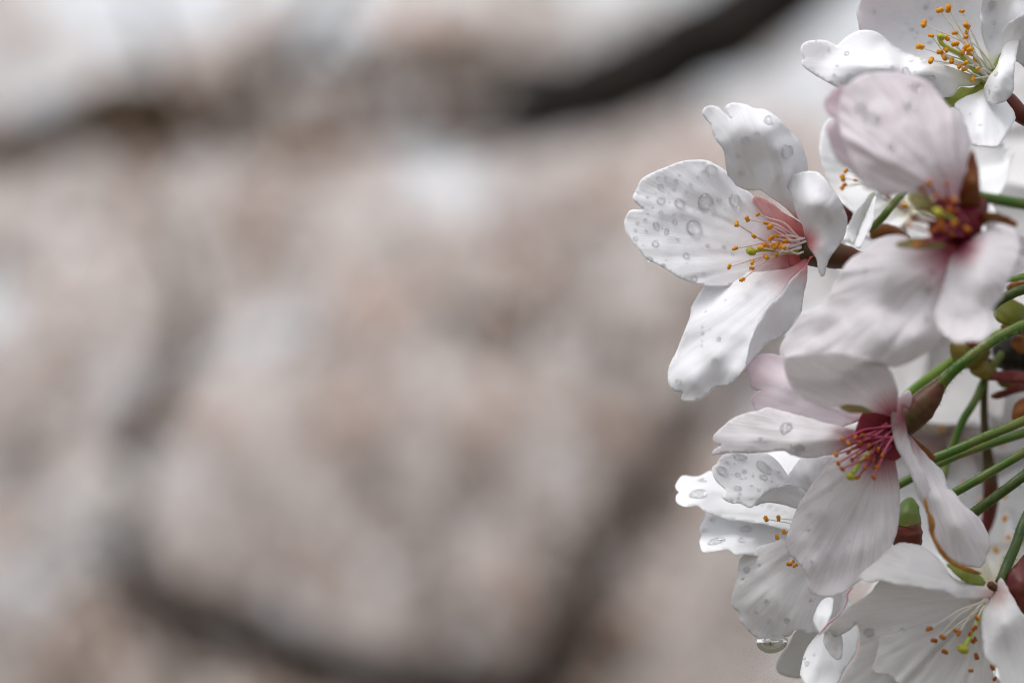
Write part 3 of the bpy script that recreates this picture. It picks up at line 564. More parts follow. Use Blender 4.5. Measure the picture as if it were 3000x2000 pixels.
tube(C, 'calyx', 'r4', [(1420, 850, -7), (1500, 800, -6.4), (1580, 740, -6), (1660, 660, -5.5), (1720, 560, -4.6)], [150, 175, 165, 110, 48], M['cup_red'], 18, .16, 7.)
tube(C, 'pedicel', 'r4', [(1690, 522, -4.6), (1850, 553, -3.6), (2091, 592, -2), (2400, 640, 2), (2800, 900, 8)], [44, 44, 46, 46, 46], M['stem'], 12, hairs=160, seed=5.)
stamens(C, 'r4', [(1190, 450, 1.2), (1265, 410), (1410, 415), (905, 540), (1115, 720), (1080, 775), (1155, 940), (1245, 900), (1330, 530), (1412, 560), (1492, 660), (1440, 640), (1390, 800), (1330, 790), (1590, 810), (1480, 760), (1370, 770), (1300, 820), (1430, 700), (1210, 640), (1480, 560), (1350, 720), (1460, 850)],
        (1540, 800), 80, -7.5, (-12.5, -10), M['fil_mag'], M['anther_d'], 27, .11, .1, 9)
pistil(C, 'r4', [(1540, 760, -8), (1450, 710, -10), (1360, 670, -12)], [20, 18, 20], (1338, 664, -12.6, 46))

ZOFF = -1.0
# ---- D: the blossom hanging in the middle of the right edge
Dd = blossom('downward hanging blossom with crimson stamens and hairy green stalk, below the pink one', 'r5', (1020, 1010), -5)
blade(Dd, 'petal', 'r5', [(960, 950), (840, 930), (720, 912), (600, 895), (430, 870), (300, 850), (200, 820), (120, 760), (50, 690), (10, 600), (-10, 520), (0, 445), (60, 425), (200, 405), (430, 395), (600, 420), (750, 455), (850, 480), (910, 540), (950, 620), (978, 690), (992, 760), (985, 860)],
      [(960, 940, -7), (400, 405, -19), (200, 500, -17), (0, 550, -14), (500, 650, -16), (300, 840, -11), (700, 900, -9), (800, 600, -17), (980, 740, -14), (640, 430, -19.5)], (990, 990), M['petal_d'], 'D1', ruffle=.9, vein=.16)
blade(Dd, 'petal', 'r2', [(1020, 1000), (1018, 1080), (1035, 1170), (1060, 1200), (1095, 1212), (1132, 1200, 'c'), (1085, 1230), (1058, 1262), (1052, 1300), (1070, 1345), (1100, 1385), (1300, 1500), (1600, 1520), (1900, 1420), (1950, 1150), (1500, 1000), (1300, 950), (1130, 930)],
      [(1020, 1060, -2), (1060, 1290, -2), (1300, 1480, -4), (1800, 1400, -5), (1300, 1000, -3), (1300, 1200, -4.5)], (2000, 1480), M['petal_edge'], 'D5', ruffle=.5)
blade(Dd, 'petal', 'r6', [(1900, 250), (1830, 190), (1700, 150), (1500, 100), (1200, 20), (1060, -20), (940, 12), (850, 30), (730, 80), (620, 170), (575, 215), (560, 255), (570, 280), (600, 300), (640, 312, 'c'), (590, 330), (560, 360), (548, 398), (620, 385), (740, 376), (900, 380), (1050, 370), (1190, 362), (1250, 395), (1350, 420), (1500, 412), (1640, 380), (1780, 310)],
      [(1880, 240, -5), (560, 260, -1.8), (555, 390, -1.6), (700, 120, -2.4), (950, 30, -4), (1100, 200, -6), (1500, 120, -6.6), (900, 300, -5.0), (1050, 360, -5.4), (1300, 300, -8.6), (1300, 400, -8), (1600, 370, -7), (1600, 250, -7.6)], (1950, 290), M['petal_d'], 'D2', ruffle=.6, vein=.14)
blade(Dd, 'petal', 'r6', [(2080, 330), (1950, 380), (1800, 400), (1660, 410), (1590, 440), (1500, 560), (1420, 660), (1310, 840), (1270, 930), (1232, 1040), (1205, 1150), (1230, 1250), (1290, 1320), (1335, 1365), (1358, 1392, 'c'), (1395, 1471), (1392, 1545), (1410, 1590), (1450, 1615), (1535, 1634), (1600, 1632), (1665, 1618), (1735, 1581), (1795, 1536), (1875, 1471), (1995, 1371), (2095, 1241), (2145, 1151), (2180, 1041), (2198, 881), (2198, 720), (2180, 570), (2150, 420)],
      [(2080, 380, -5.5), (1620, 450, -4), (1300, 880, -.4), (1215, 1140, .4), (1300, 1300, 0), (1440, 1150, -2.0), (1540, 900, -3.4), (1420, 1560, -.8), (1460, 1350, -2.4), (1530, 1150, -1.0), (1660, 1000, -2.6), (1580, 1400, -1.0), (1660, 1600, -2.2), (1750, 1250, -3.2), (1850, 950, -2.6), (2000, 1300, -3.6), (2050, 1000, -4.4), (2190, 900, -3.6), (1850, 650, -4.6)], (2050, 330), M['petal_d'], 'D3', ruffle=.8, vein=.09, crease=.45)
blade(Dd, 'petal', 'r7', [(1060, -760), (1080, -600), (1100, -590), (1180, -490), (1290, -370), (1380, -280), (1410, -200), (1415, -140), (1480, -100), (1560, 10), (1640, 70), (1700, 130), (1770, 250), (1793, 380), (1762, 465), (1745, 510), (1700, 560), (1600, 548), (1500, 512), (1400, 450), (1310, 350), (1260, 200), (1225, 60), (1150, -100), (1090, -300), (1030, -480), (1000, -640)],
      [(1060, -720, -5.5), (1100, -400, -5), (1290, -360, -4), (1400, -180, -4), (1250, 100, -5), (1500, 200, -6.6), (1700, 140, -4), (1780, 380, -3.6), (1600, 530, -4), (1400, 430, -5), (1330, -50, -6)], (1060, -760), M['petal_d'], 'D4', ruffle=.4, vein=.08,
      patches=[([(1080, -1000), (1000, -940), (950, -865), (925, -775), (933, -657), (955, -547), (1000, -447), (1060, -347), (1100, -247), (1150, -140), (1225, 0), (1300, -30), (1250, -200), (1200, -310), (1130, -425), (1092, -537), (1062, -667), (1035, -777), (1022, -850), (1045, -847), (1092, -826, 'c'), (1117, -850), (1107, -957)],
                [(1080, -1000, -6), (930, -700, -8.4), (1000, -450, -7.6), (1220, -20, -5.6), (1250, -200, -5.8), (1062, -667, -6.0), (1090, -850, -6), (1000, -700, -8.4)])])
tube(Dd, 'calyx', 'r5', [(1010, 1030, -4.6), (1090, 960, -4.6), (1190, 870, -4.6), (1280, 770, -4.6), (1350, 685, -4.7), (1400, 630, -4.8)], [125, 138, 130, 100, 60, 48], M['calyx_br'], 18, .07, 3., hairs=120)
tube(Dd, 'pedicel', 'r5', [(1340, 697, -4.7), (1480, 548, -5), (1700, 372, -5), (1900, 245, -4.4), (2091, 158, -3.6), (2350, 60, -1), (2800, 0, 5)], [56, 47, 46, 46, 48, 48, 50], M['stem'], 14, .1, 6., hairs=900)
blade(Dd, 'throat', 'r5', [(700, 905), (850, 880), (960, 890), (960, 1000), (980, 1150), (1020, 1280), (960, 1340), (850, 1310), (720, 1250), (640, 1230), (620, 1150), (630, 1030)],
      [(700, 920, -6.8), (950, 900, -5.6), (1000, 1270, -5.4), (650, 1200, -6.4), (840, 1080, -5.4)], (1000, 1050), M['throat_dark'], ruffle=.3, vein=.15)
for ol, ct, mt in [([(478, 872), (550, 848), (680, 868), (760, 915), (650, 925), (550, 918)], [(480, 872, -14.5), (680, 870, -12), (755, 915, -10), (560, 915, -14)], 'sepal_tan'),
                   ([(1105, 1120), (1180, 1180), (1260, 1250), (1312, 1310), (1308, 1348), (1250, 1332), (1180, 1245), (1110, 1170)], [(1105, 1130, -3.6), (1310, 1320, -2.6), (1250, 1330, -2.8), (1190, 1180, -3)], 'sepal_r')]:
    blade(Dd, 'sepal', 'r5', ol, ct, (1000, 1050), M[mt], ruffle=.1, vein=.03)
stamens(Dd, 'r5', [(510, 1155), (470, 1360, 1.1), (505, 1410, 1.1), (640, 1480, 1.1), (775, 1478, 1.1), (815, 1400), (690, 1120), (720, 1310), (600, 1230), (560, 1265), (450, 1285), (740, 1210), (790, 1390), (660, 1180), (840, 1330), (590, 1330), (700, 1400), (560, 1190), (640, 1290), (760, 1270), (820, 1240), (700, 1240), (620, 1140), (780, 1330), (850, 1290)],
        (930, 1090), 75, -5, (-9, -6.6), M['fil_mag'], M['anther_d'], 22, .1, .1, 12)
pistil(Dd, 'r5', [(900, 1150, -5.4), (760, 1260, -6.6), (650, 1360, -7.4), (600, 1450, -7.6)], [20, 19, 19, 22], (572, 1478, -7.7, 42))

ZOFF = 0.0
# ---- F: the bright wet blossom at the lower left of the cluster
Fb = blossom('bright white dripping blossom at the lower left of the cluster, a drop hanging from it', 'r6', (1480, 1080), 5)
blade(Fb, 'petal', 'r6', [(1400, 700), (1240, 585), (1170, 500), (1110, 430), (1050, 385), (950, 372), (850, 370), (740, 372), (650, 392), (610, 440), (600, 470), (562, 500), (558, 545), (575, 600), (620, 655), (682, 705, 'c'), (650, 735), (640, 765), (680, 800), (740, 815), (800, 818), (850, 840), (895, 858), (930, 835), (985, 760), (1050, 710), (1130, 680), (1220, 660), (1340, 760)],
      [(1380, 720, 3), (1100, 440, 2.2), (850, 380, 2.6), (600, 480, 1.2), (570, 580, .4), (800, 580, 1.4), (1000, 560, .8), (660, 760, -.6), (890, 850, -.8), (1000, 720, -.4), (1200, 620, 1.4)], (1450, 800), M['petal_f'], 'H1', ruffle=.5, vein=.05,
      patches=[([(1130, 680), (1200, 655), (1280, 660), (1315, 700), (1340, 800), (1310, 862), (1180, 832), (1080, 812), (1000, 815), (935, 838), (985, 762), (1050, 707)],
                [(1130, 680, .4), (1300, 700, 1.4), (1310, 850, 2.4), (1080, 810, 1.4), (940, 835, -.5), (1100, 750, .8)])])
blade(Fb, 'petal', 'r6', [(1500, 900), (1380, 720), (1300, 670), (1170, 655), (1250, 530), (1330, 430), (1400, 420), (1600, 390), (1620, 420), (1560, 500), (1500, 600), (1460, 760)],
      [(1480, 850, 4), (1180, 650, 2), (1340, 430, 2.8), (1600, 400, 3), (1400, 560, 1.6), (1500, 580, 3)], (1500, 1000), M['petal_f'], ruffle=.4, vein=.1)
blade(Fb, 'petal', 'r6', [(800, 640), (650, 560), (545, 530), (480, 560), (440, 580), (370, 585), (330, 575), (290, 580), (250, 625), (232, 660), (242, 700), (265, 718, 'c'), (240, 750), (235, 790), (262, 825), (350, 852), (430, 840), (480, 880), (560, 920), (700, 960), (1000, 1000), (1350, 1050), (1350, 700), (1100, 600)],
      [(1350, 900, 6), (240, 670, 8), (250, 800, 6), (430, 840, 5.5), (540, 540, 11), (700, 740, 8), (700, 950, 5.5), (1000, 800, 7)], (1450, 1000), M['petal_f'], 'F1', ruffle=.9, vein=.1)
blade(Fb, 'petal', 'r6', [(900, 290), (1200, 250), (1480, 300), (1540, 480), (1500, 700), (1350, 760), (1150, 640), (1000, 480)],
      [(900, 300, 16), (1480, 320, 16), (1200, 450, 12), (1400, 720, 7), (1100, 600, 9)], (1480, 900), M['petal_f'], ruffle=.5)
blade(Fb, 'petal', 'r6', [(490, 830), (500, 920), (458, 1000), (445, 1050), (468, 1090), (442, 1150), (455, 1215), (490, 1250), (600, 1237), (700, 1224), (770, 1272), (850, 1260), (1100, 1320), (1450, 1300), (1480, 1000), (1350, 830), (900, 800)],
      [(1450, 1100, 5.5), (460, 1020, 8), (460, 1210, 3.5), (700, 1220, 3), (800, 1000, 7.5), (850, 1140, 5), (650, 1100, 6), (900, 830, 8.5), (1100, 1300, 4.5), (1150, 1000, 6.5)], (1500, 1080), M['petal_f'], 'F2', ruffle=.9, vein=.12)
blade(Fb, 'petal', 'r8', [(1300, -250), (1000, -150), (600, -40), (350, 60), (262, 160), (242, 300), (205, 450), (165, 600), (180, 700), (260, 770), (262, 860), (330, 930), (420, 1030), (560, 1055), (700, 1042), (840, 1020), (900, 955), (1000, 985), (1120, 1000), (1250, 930), (1400, 700), (1450, 300), (1450, 0)],
      [(1350, -150, 5), (280, 150, 4.5), (170, 640, 4), (600, 300, 2.5), (700, 700, 2.4), (600, 1040, 4.5), (1100, 980, 3.5), (1300, 500, 4), (350, 900, 4.6), (950, 350, 3.4)], (1500, -350), M['petal_g'], 'F3', ruffle=.8, vein=.12)
blade(Fb, 'petal', 'r8', [(1250, 500), (1050, 850), (900, 980), (820, 1130), (700, 1300), (678, 1380), (720, 1460), (850, 1505), (1000, 1500), (1150, 1400), (1300, 1100), (1400, 700)],
      [(1300, 600, 6), (690, 1350, 9), (900, 1020, 7), (850, 1490, 10), (1150, 1200, 8)], (1450, -200), M['petal_f'], 'F4', ruffle=.6)
blade(Fb, 'petal', 'r8', [(1450, 500), (1250, 900), (1170, 1000), (1060, 1130), (1000, 1250), (968, 1400), (960, 1480), (1010, 1568), (1050, 1650), (1250, 1750), (1350, 1650), (1450, 1450), (1560, 1280), (1575, 1260), (1612, 1150), (1635, 1000), (1605, 900), (1560, 700)],
      [(1450, 600, 5), (1080, 1120, 2.4), (970, 1440, .2), (1200, 1700, -1.4), (1450, 1450, .4), (1620, 1050, 2), (1250, 1300, 0), (1350, 1050, 2.4)], (1480, 0), M['petal_f'], 'F5', ruffle=.5, vein=.1)
stamens(Fb, 'r6', [(1035, 955, 1.1), (1145, 950), (1190, 1065, 1.05), (1130, 1108, 1.05), (1235, 1342, 1.1), (1288, 1358), (1265, 1325, .8)], (1500, 1050), 50, 4, (.8, 2.6), M['fil_white'], M['anther'], 25, .05, .06, 15)
tube(Fb, 'calyx', 'r6', [(1480, 1060, 6), (1600, 1000, 7), (1750, 930, 8), (1850, 850, 8)], [90, 100, 80, 40], M['calyx'], 12, .1, 1.)
tube(Fb, 'pedicel', 'r6', [(1830, 866, 8), (2200, 650, 8), (2700, 400, 9), (3300, 200, 11)], [40, 40, 40, 42], M['stem'], 10)

ZOFF = -2.5
# ---- G: the blossom at the bottom right
G = blossom('greyish white blossom along the bottom edge with orange anthers and lime stigma', 'r7', (1800, 800), -4)
blade(G, 'petal', 'r7', [(1840, 780), (1750, 730), (1700, 715), (1550, 680), (1450, 620), (1400, 555), (1330, 470), (1250, 400), (1150, 355), (1000, 345), (900, 400), (800, 500), (700, 580), (640, 650), (740, 690), (830, 672), (1000, 712), (1200, 742), (1400, 767), (1500, 826), (1650, 834), (1790, 822)],
      [(1820, 790, -4.5), (1150, 370, -4.6), (900, 430, -4.4), (660, 640, -3.6), (1050, 560, -7.6), (1400, 600, -6), (1000, 700, -8), (1300, 750, -8.4), (1550, 825, -7), (1600, 740, -7.2)], (1840, 800), M['petal_g'], 'G1', ruffle=.6, vein=.15)
blade(G, 'petal', 'r7', [(1800, 820), (1650, 820), (1500, 800), (1400, 750), (1200, 720), (1000, 680), (880, 645), (810, 695), (740, 780), (600, 870), (500, 950), (430, 1012), (375, 1075), (300, 1146, 'c'), (350, 1120), (388, 1100), (400, 1140), (440, 1165), (520, 1130), (590, 1082), (640, 1062), (660, 1200), (625, 1340), (560, 1430), (480, 1540), (460, 1620), (700, 1660), (1000, 1660), (1400, 1520), (1650, 1270), (1760, 1000)],
      [(1780, 850, -4), (305, 1143, -3.4), (600, 880, -3.4), (880, 660, -4), (440, 1150, -2.2), (640, 1070, -1), (900, 900, -2.4), (1000, 1200, -.4), (620, 1340, .2), (800, 1600, .6), (1300, 900, -3), (1500, 1300, -1), (1300, 1100, -1.2)], (1830, 800), M['petal_g'], 'G2', ruffle=.5, vein=.12, crease=.4)
blade(G, 'petal', 'r7', [(1760, 900), (1500, 1000), (1200, 1060), (900, 1140), (830, 1165), (805, 1300), (765, 1440), (800, 1485), (900, 1500), (980, 1560), (1100, 1700), (1500, 1800), (1820, 1700), (1790, 1300)],
      [(1760, 920, -3.6), (840, 1170, -1.2), (770, 1440, -1.4), (1000, 1560, -1.6), (1200, 1250, -2.2), (1500, 1750, -2.6), (1500, 1200, -1.8), (1750, 1400, -2.4)], (1800, 820), M['petal_g'], 'G3', ruffle=.5, vein=.12, crease=.4)
blade(G, 'petal', 'r7', [(1830, 790), (1760, 880), (1715, 1000), (1730, 1200), (1752, 1340), (1800, 1400), (1860, 1440), (1885, 1568), (1950, 1750), (2200, 1750), (2280, 1300), (2100, 1000), (2000, 840), (1930, 690), (1888, 648), (1850, 700)],
      [(1830, 780, -4.4), (1720, 1050, -6), (1760, 1330, -8.4), (1900, 1600, -9), (2200, 1600, -7), (2150, 1150, -5), (1900, 680, -4.4), (1930, 1050, -8.4)], (1840, 780), M['petal_g'], 'G4', ruffle=.5, vein=.1)
blade(G, 'petal', 'r8', [(1335, 600), (1250, 592), (1170, 670), (1115, 780), (1108, 870), (1150, 960), (1188, 1000), (1240, 950), (1285, 850), (1325, 720)],
      [(1330, 610, -1.6), (1170, 680, -.8), (1110, 860, -1.2), (1180, 990, -2.2), (1240, 800, -2.8), (1320, 720, -2)], (1400, 560), M['petal_f'], ruffle=.3)
blade(G, 'petal', 'r8', [(1330, 880), (1240, 990), (1225, 1080), (1250, 1160), (1320, 1260), (1380, 1305), (1425, 1290), (1445, 1250), (1448, 1180), (1440, 1050), (1400, 940)],
      [(1330, 900, -1), (1230, 1050, -.4), (1380, 1300, -1.2), (1445, 1150, -.6), (1340, 1100, -1)], (1500, 760), M['petal_g'], ruffle=.3)
tube(G, 'petal_fold', 'r8', [(1172, 1012, -4.4), (1230, 945, -4.2), (1290, 880, -4.0), (1370, 815, -3.8), (1440, 740, -3.6), (1495, 630, -3.4), (1502, 540, -3.2), (1560, 470, -3.0)], [5, 11, 12, 10, 9, 10, 12, 6], M['fold_pink'], 8, .1, 3.)
for ol, ct, mt in [([(1410, 530), (1500, 538), (1600, 568), (1690, 612), (1755, 690), (1742, 718), (1650, 707), (1550, 668), (1470, 600)], [(1415, 535, -6.4), (1600, 570, -6.4), (1750, 700, -5), (1550, 660, -7.4), (1580, 620, -7.6)], 'sepal_g'),
                   ([(1205, -60), (1235, -40), (1270, 80), (1312, 150), (1305, 250), (1345, 350), (1425, 450), (1505, 510), (1620, 558), (1728, 610), (1690, 622), (1580, 592), (1470, 542), (1380, 472), (1308, 360), (1262, 230), (1252, 110), (1222, 20)], [(1210, -50, -7), (1310, 200, -8.4), (1360, 400, -8.4), (1500, 520, -8), (1720, 612, -7), (1262, 220, -7.6), (1600, 590, -8)], 'sepal_o')]:
    blade(G, 'sepal', 'r7', ol, ct, (1800, 740), M[mt], ruffle=.15, vein=.06)
tube(G, 'calyx', 'r7', [(1790, 700, -4.4), (1830, 740, -4), (1870, 790, -3.4), (1950, 860, -2)], [30, 45, 50, 45], M['calyx_br'], 12, .1, 2.)
blade(G, 'bract', 'r7', [(1905, 690), (1960, 600), (2040, 500), (2120, 420), (2300, 380), (2400, 800), (2300, 1150), (2150, 1060), (2060, 930), (1990, 810)],
      [(1910, 690, -2.5), (2120, 430, -1), (2300, 900, -2), (2080, 940, -3.6), (2060, 700, -4)], (1900, 700), M['calyx'], ruffle=.3, vein=.08)
tube(G, 'pedicel', 'r7', [(1880, 690, -2.6), (1960, 500, -1.6), (2030, 330, -1), (2095, 150, 0), (2300, -250, 3), (2600, -700, 7)], [46, 46, 45, 45, 46, 50], M['stem_d'], 12, .1, 2., hairs=120)
stamens(G, 'r7', [(1270, 1088, 1.1), (1385, 1160), (1312, 1190, 1.05), (1490, 1098), (1525, 1125), (1620, 1130), (1660, 1080), (1665, 1178), (1640, 1190), (1405, 1285, 1.1), (1675, 1325, 1.15), (1627, 1452), (1815, 1420), (1835, 1522), (1680, 990)],
        (1770, 850), 30, -4.4, (-6, -4.2), M['fil_white'], M['anther_d'], 27, .06, .1, 18)
pistil(G, 'r7', [(1760, 870, -4.6), (1690, 1010, -5.2), (1625, 1150, -5.6), (1570, 1250, -5.8)], [20, 19, 18, 22], (1556, 1268, -5.9, 52))

ZOFF = 0.0
# ---- stalks of blossoms hidden behind the others
def stalk(label, reg, pts, radii, mat, hairs=0, seed=0.):
    s = REG[reg][2]; w = [P(*p) for p in T(reg, pts)]
    V, F = tube_mesh(w, [a * s * PX * .9 for a in radii], 12, .1, seed, hairs)
    o = link_mesh('flower_stalk', V, F, M[mat], None, origin=tuple(w[-1])); o['label'] = label; o['category'] = 'flower stalk'; o['group'] = 'green stalks between the blossoms'
stalk('pale green blurred stalk running beside and behind the hairy stalk', 'r5', [(1040, 800, 18), (1150, 700, 17), (1320, 570, 16), (1480, 460, 16), (1700, 330, 16), (2100, 150, 12), (2800, 50, 14)], [46, 48, 50, 50, 48, 48, 48], 'stem_l', 0, 1.)
stalk('blurred green stalk slanting down from the brown bud scales', 'r5', [(1900, 400, 18), (1760, 610, 17), (1655, 830, 16), (1560, 980, 16), (1480, 1180, 16), (1420, 1330, 16), (1380, 1500, 14)][::-1], [40, 42, 42, 42, 42, 42, 42], 'stem', 0, 2.)
stalk('dark green stalk hanging nearly straight down, thickening into a dark bud', 'r5', [(1730, 2000, 22), (1760, 1920, 22), (1790, 1780, 22), (1800, 1560, 21), (1775, 1330, 21), (1755, 1150, 20), (1740, 900, 20), (1748, 640, 19), (1800, 450, 19)], [30, 60, 82, 85, 62, 44, 40, 40, 42], 'calyx_br', 0, 3.)
stalk('sharp green stalk rising to the right just under the crimson calyx', 'r5', [(1270, 1335, .6), (1500, 1242, .4), (1700, 1152, .6), (1900, 1072, 1), (2091, 990, 1.5), (2400, 850, 4), (2900, 600, 9)], [48, 47, 46, 46, 47, 48, 50], 'stem', 200, 4.)
stalk('green stalk rising to the right, middle one of the three lower stalks', 'r5', [(1480, 1620, 3.5), (1600, 1556, 3.4), (1800, 1440, 3.4), (2091, 1270, 4), (2400, 1100, 6), (2900, 800, 10)], [44, 45, 45, 45, 47, 50], 'stem', 60, 5.)
stalk('hairy green stalk rising to the right above the grey rounded petal, lowest of three', 'r5', [(1500, 1890, 1.5), (1664, 1786, 1), (1850, 1650, .6), (2091, 1470, .6), (2400, 1230, 4), (2900, 850, 10)], [50, 52, 50, 52, 52, 52], 'stem_d', 240, 6.)
stalk('thick dark green stalk at the right edge above the yellow green scale', 'r4', [(1800, 1500, 1), (1880, 1430, .6), (1980, 1378, .4), (2091, 1335, .6), (2400, 1250, 4), (2900, 1300, 10)], [44, 48, 50, 50, 50, 50], 'stem_d', 100, 7.)
stalk('short light green stalk at the right edge, blurred, behind the pink blossom', 'r4', [(1900, 1250, 9), (2000, 1240, 9), (2120, 1225, 10), (2500, 1250, 12), (2900, 1350, 13)], [36, 36, 38, 40, 42], 'stem_l', 0, 8.)

bd = thing('flower_bud', 'green topped maroon bud base showing in the gap between two petals and the rusty sepal', 'flower bud', P(*T('r7', [(1070, 200)])[0], 3))
tube(bd, 'bud_body', 'r7', [(1095, -40, 4), (1085, 30, 3.4), (1070, 110, 3), (1060, 190, 3)], [30, 90, 122, 132], M['stem'], 16, .1, 1.)
tube(bd, 'calyx', 'r7', [(1060, 180, 3), (1065, 250, 3), (1070, 340, 3.2), (1080, 420, 4)], [126, 140, 130, 60], M['calyx'], 16, .1, 3.)

ZOFF = 6.0
# ---- the twig that carries the cluster, at the right edge
tw = thing('cherry_twig', 'dark knobbly twig with orange and olive bud scales at the right edge', 'twig', P(3150, 1020, 16))
tube(tw, 'spur', 'r5', [(2900, 380, 17), (2500, 390, 16), (2250, 400, 15), (2060, 400, 14), (1930, 420, 13.5), (1830, 440, 13.5)], [170, 180, 190, 195, 170, 90], M['bark_f'], 18, .3, 2.)
tube(tw, 'stem', 'r5', [(2900, -4200, 24), (3000, -1500, 20), (2900, 300, 18), (3000, 2200, 20), (2900, 5000, 25)], [230, 240, 250, 240, 220], M['bark_f'], 18, .15, 4.)
for ol, ct, mt in [([(1455, 305), (1580, 318), (1720, 298), (1790, 400), (1680, 520), (1560, 520), (1470, 470)], [(1460, 310, 8), (1700, 310, 9), (1780, 400, 11), (1500, 470, 8), (1620, 400, 7)], 'scale_y'),
                   ([(1575, 296), (1720, 286), (1800, 300), (1740, 335), (1620, 338)], [(1580, 300, 6.8), (1780, 300, 8), (1640, 335, 6.6), (1700, 310, 6.6)], 'scale_m'),
                   ([(1615, 520), (1750, 470), (1850, 555), (1900, 610), (1800, 630), (1710, 620), (1640, 575)], [(1620, 525, 9), (1750, 480, 10), (1890, 600, 11), (1710, 615, 9), (1750, 550, 8.6)], 'scale_y'),
                   ([(1650, 560), (1800, 570), (1980, 560), (2150, 580), (2200, 640), (2050, 660), (1880, 640), (1740, 620)], [(1660, 565, 10.5), (2150, 590, 10), (2050, 650, 9.4), (1800, 600, 9.6)], 'scale_m'),
                   ([(1815, 40), (1925, -62), (2040, -45), (2160, 60), (2150, 150), (2016, 162), (1867, 130)], [(1820, 40, 5), (1980, -50, 6), (2150, 120, 6), (1900, 140, 4), (2000, 60, 3.6)], 'scale_g'),
                   ([(1935, -190), (2040, -225), (2200, -220), (2200, -120), (2040, -130), (1950, -150)], [(1940, -180, 7), (2180, -200, 7), (2050, -130, 6), (2060, -180, 5.4)], 'scale_o'),
                   ([(1892, 150), (2000, 142), (2140, 165), (2100, 240), (1985, 218), (1908, 198)], [(1900, 160, 7), (2130, 170, 7), (1990, 215, 6), (2010, 175, 5.6)], 'scale_o'),
                   ([(1970, 325), (2060, 225), (2130, 250), (2160, 390), (2055, 408), (2015, 370)], [(1980, 330, 7), (2120, 250, 8), (2060, 400, 6.6), (2060, 310, 6)], 'scale_o'),
                   ([(1800, 775), (1950, 700), (2091, 620), (2250, 600), (2260, 720), (2091, 735), (1950, 775), (1850, 808)], [(1810, 780, 12), (2091, 630, 12), (2240, 700, 13), (1870, 800, 11.4), (2000, 720, 11)], 'scale_m'),
                   ([(1990, 980), (2005, 880), (2060, 815), (2180, 790), (2250, 950), (2150, 1000), (2070, 1005)], [(1995, 960, 8), (2060, 820, 9), (2220, 950, 9), (2070, 1000, 7.6), (2080, 900, 7)], 'scale_o'),
                   ([(1860, 640), (1960, 600), (2150, 590), (2200, 700), (2020, 690), (1900, 700)], [(1870, 650, 13), (2150, 600, 13), (2020, 690, 12), (2000, 640, 12)], 'scale_y')]:
    blade(tw, 'bud_scale', 'r5', ol, ct, (2200, 400), M[mt], ruffle=.3, vein=.06, thick=.0003)

ZOFF = 0.0
lf = thing('cherry_leaf', 'pale green young leaf, strongly blurred, behind the red pointed sepals', 'leaf', P(2960, 470, 60))
blade(lf, 'leaf_blade', 'r3', [(1620, 1380), (1700, 1300), (1850, 1230), (2000, 1210), (2200, 1260), (2350, 1400), (2200, 1480), (2000, 1500), (1800, 1470)], [(1620, 1380, 98), (2350, 1400, 102), (1950, 1220, 104), (1950, 1490, 95)], (2350, 1400), M['leaf_green'], ruffle=.6, vein=.2)

# ---- blossoms of the same cluster farther back, well out of focus
def back_blossom(label, x, y, z, R, nrm, roll, mat, cup=.35, seed=0):
    c = P(x, y, z); t = thing('cherry_blossom', label, 'blossom', c, 'blurred blossoms behind the foreground cluster')
    n = (RIGHT * nrm[0] + UP * nrm[1] - FWD * nrm[2]).normalized(); a = n.orthogonal().normalized(); a = Matrix.Rotation(roll, 3, n) @ a; b = n.cross(a)
    rr = random.Random(seed)
    for k in range(5):
        th = 2 * math.pi * k / 5 + rr.uniform(-.1, .1); d = a * math.cos(th) + b * math.sin(th); s = n.cross(d); L = R * rr.uniform(.9, 1.08); cc = cup * rr.uniform(.6, 1.4)
        V, F, U = [], [], []; nu, nv = 15, 18
        for j in range(nv + 1):
            v = j / nv; w = .44 * math.sin(math.pi * min(1, v * .88 + .06) ** .9) ** .8
            for i in range(nu + 1):
                u = i / nu * 2 - 1
                q = v - .13 * v ** 6 * math.exp(-(u / .2) ** 2) - .09 * v ** 4 * u * u
                h = cc * q * q * .6 + .12 * u * u + .05 * noise.noise((u * 2 + seed, v * 3, k * 2.))
                V.append(c + d * (q * L) + s * (u * w * L) + n * (h * L)); U.append((u * .3 + k + .5, v))
        for j in range(nv):
            for i in range(nu):
                F.append((j * (nu + 1) + i, j * (nu + 1) + i + 1, (j + 1) * (nu + 1) + i + 1, (j + 1) * (nu + 1) + i))
        o = link_mesh('petal', V, F, mat, t, uv=U); sm = o.modifiers.new('thickness', 'SOLIDIFY'); sm.thickness = .00005; sm.offset = 0
    for k in range(12):
        th = k * 2.4; p1 = c + n * R * rr.uniform(.4, .6) + (a * math.cos(th) + b * math.sin(th)) * R * rr.uniform(.1, .35)
        V, F = tube_mesh([c, c.lerp(p1, .5) + n * .0006, p1], [.0001, .00008, .00006], 6, 0); st = link_mesh('stamen', V, F, M['fil_white'], t)
        V, F = ball(p1, .0004, .00035, .0003, rand_rot(rr), k, .2, .2, 10, 7); an = link_mesh('anther', V, F, M['anther'], None, origin=t['_base']); an.parent = st; an.location = (0, 0, 0)
    V, F = tube_mesh([c - n * .0002, c - n * R * .2, c - n * R * .45 + RIGHT * .002, c - n * R * .9 + RIGHT * .012], [.0022, .0018, .0008, .0007], 10, .1); link_mesh('calyx', V, F, M['calyx_br'], t)
back_blossom('pale blurred blossom filling the gap behind the green stalks', 2760, 1270, 44, .021, (-.3, .35, .85), .4, M['petal_g'], .3, 1)
back_blossom('pale blurred blossom at the right edge, level with the lowest stalks', 3080, 1530, 40, .022, (-.4, .4, .8), 1.1, M['petal_g'], .3, 2)
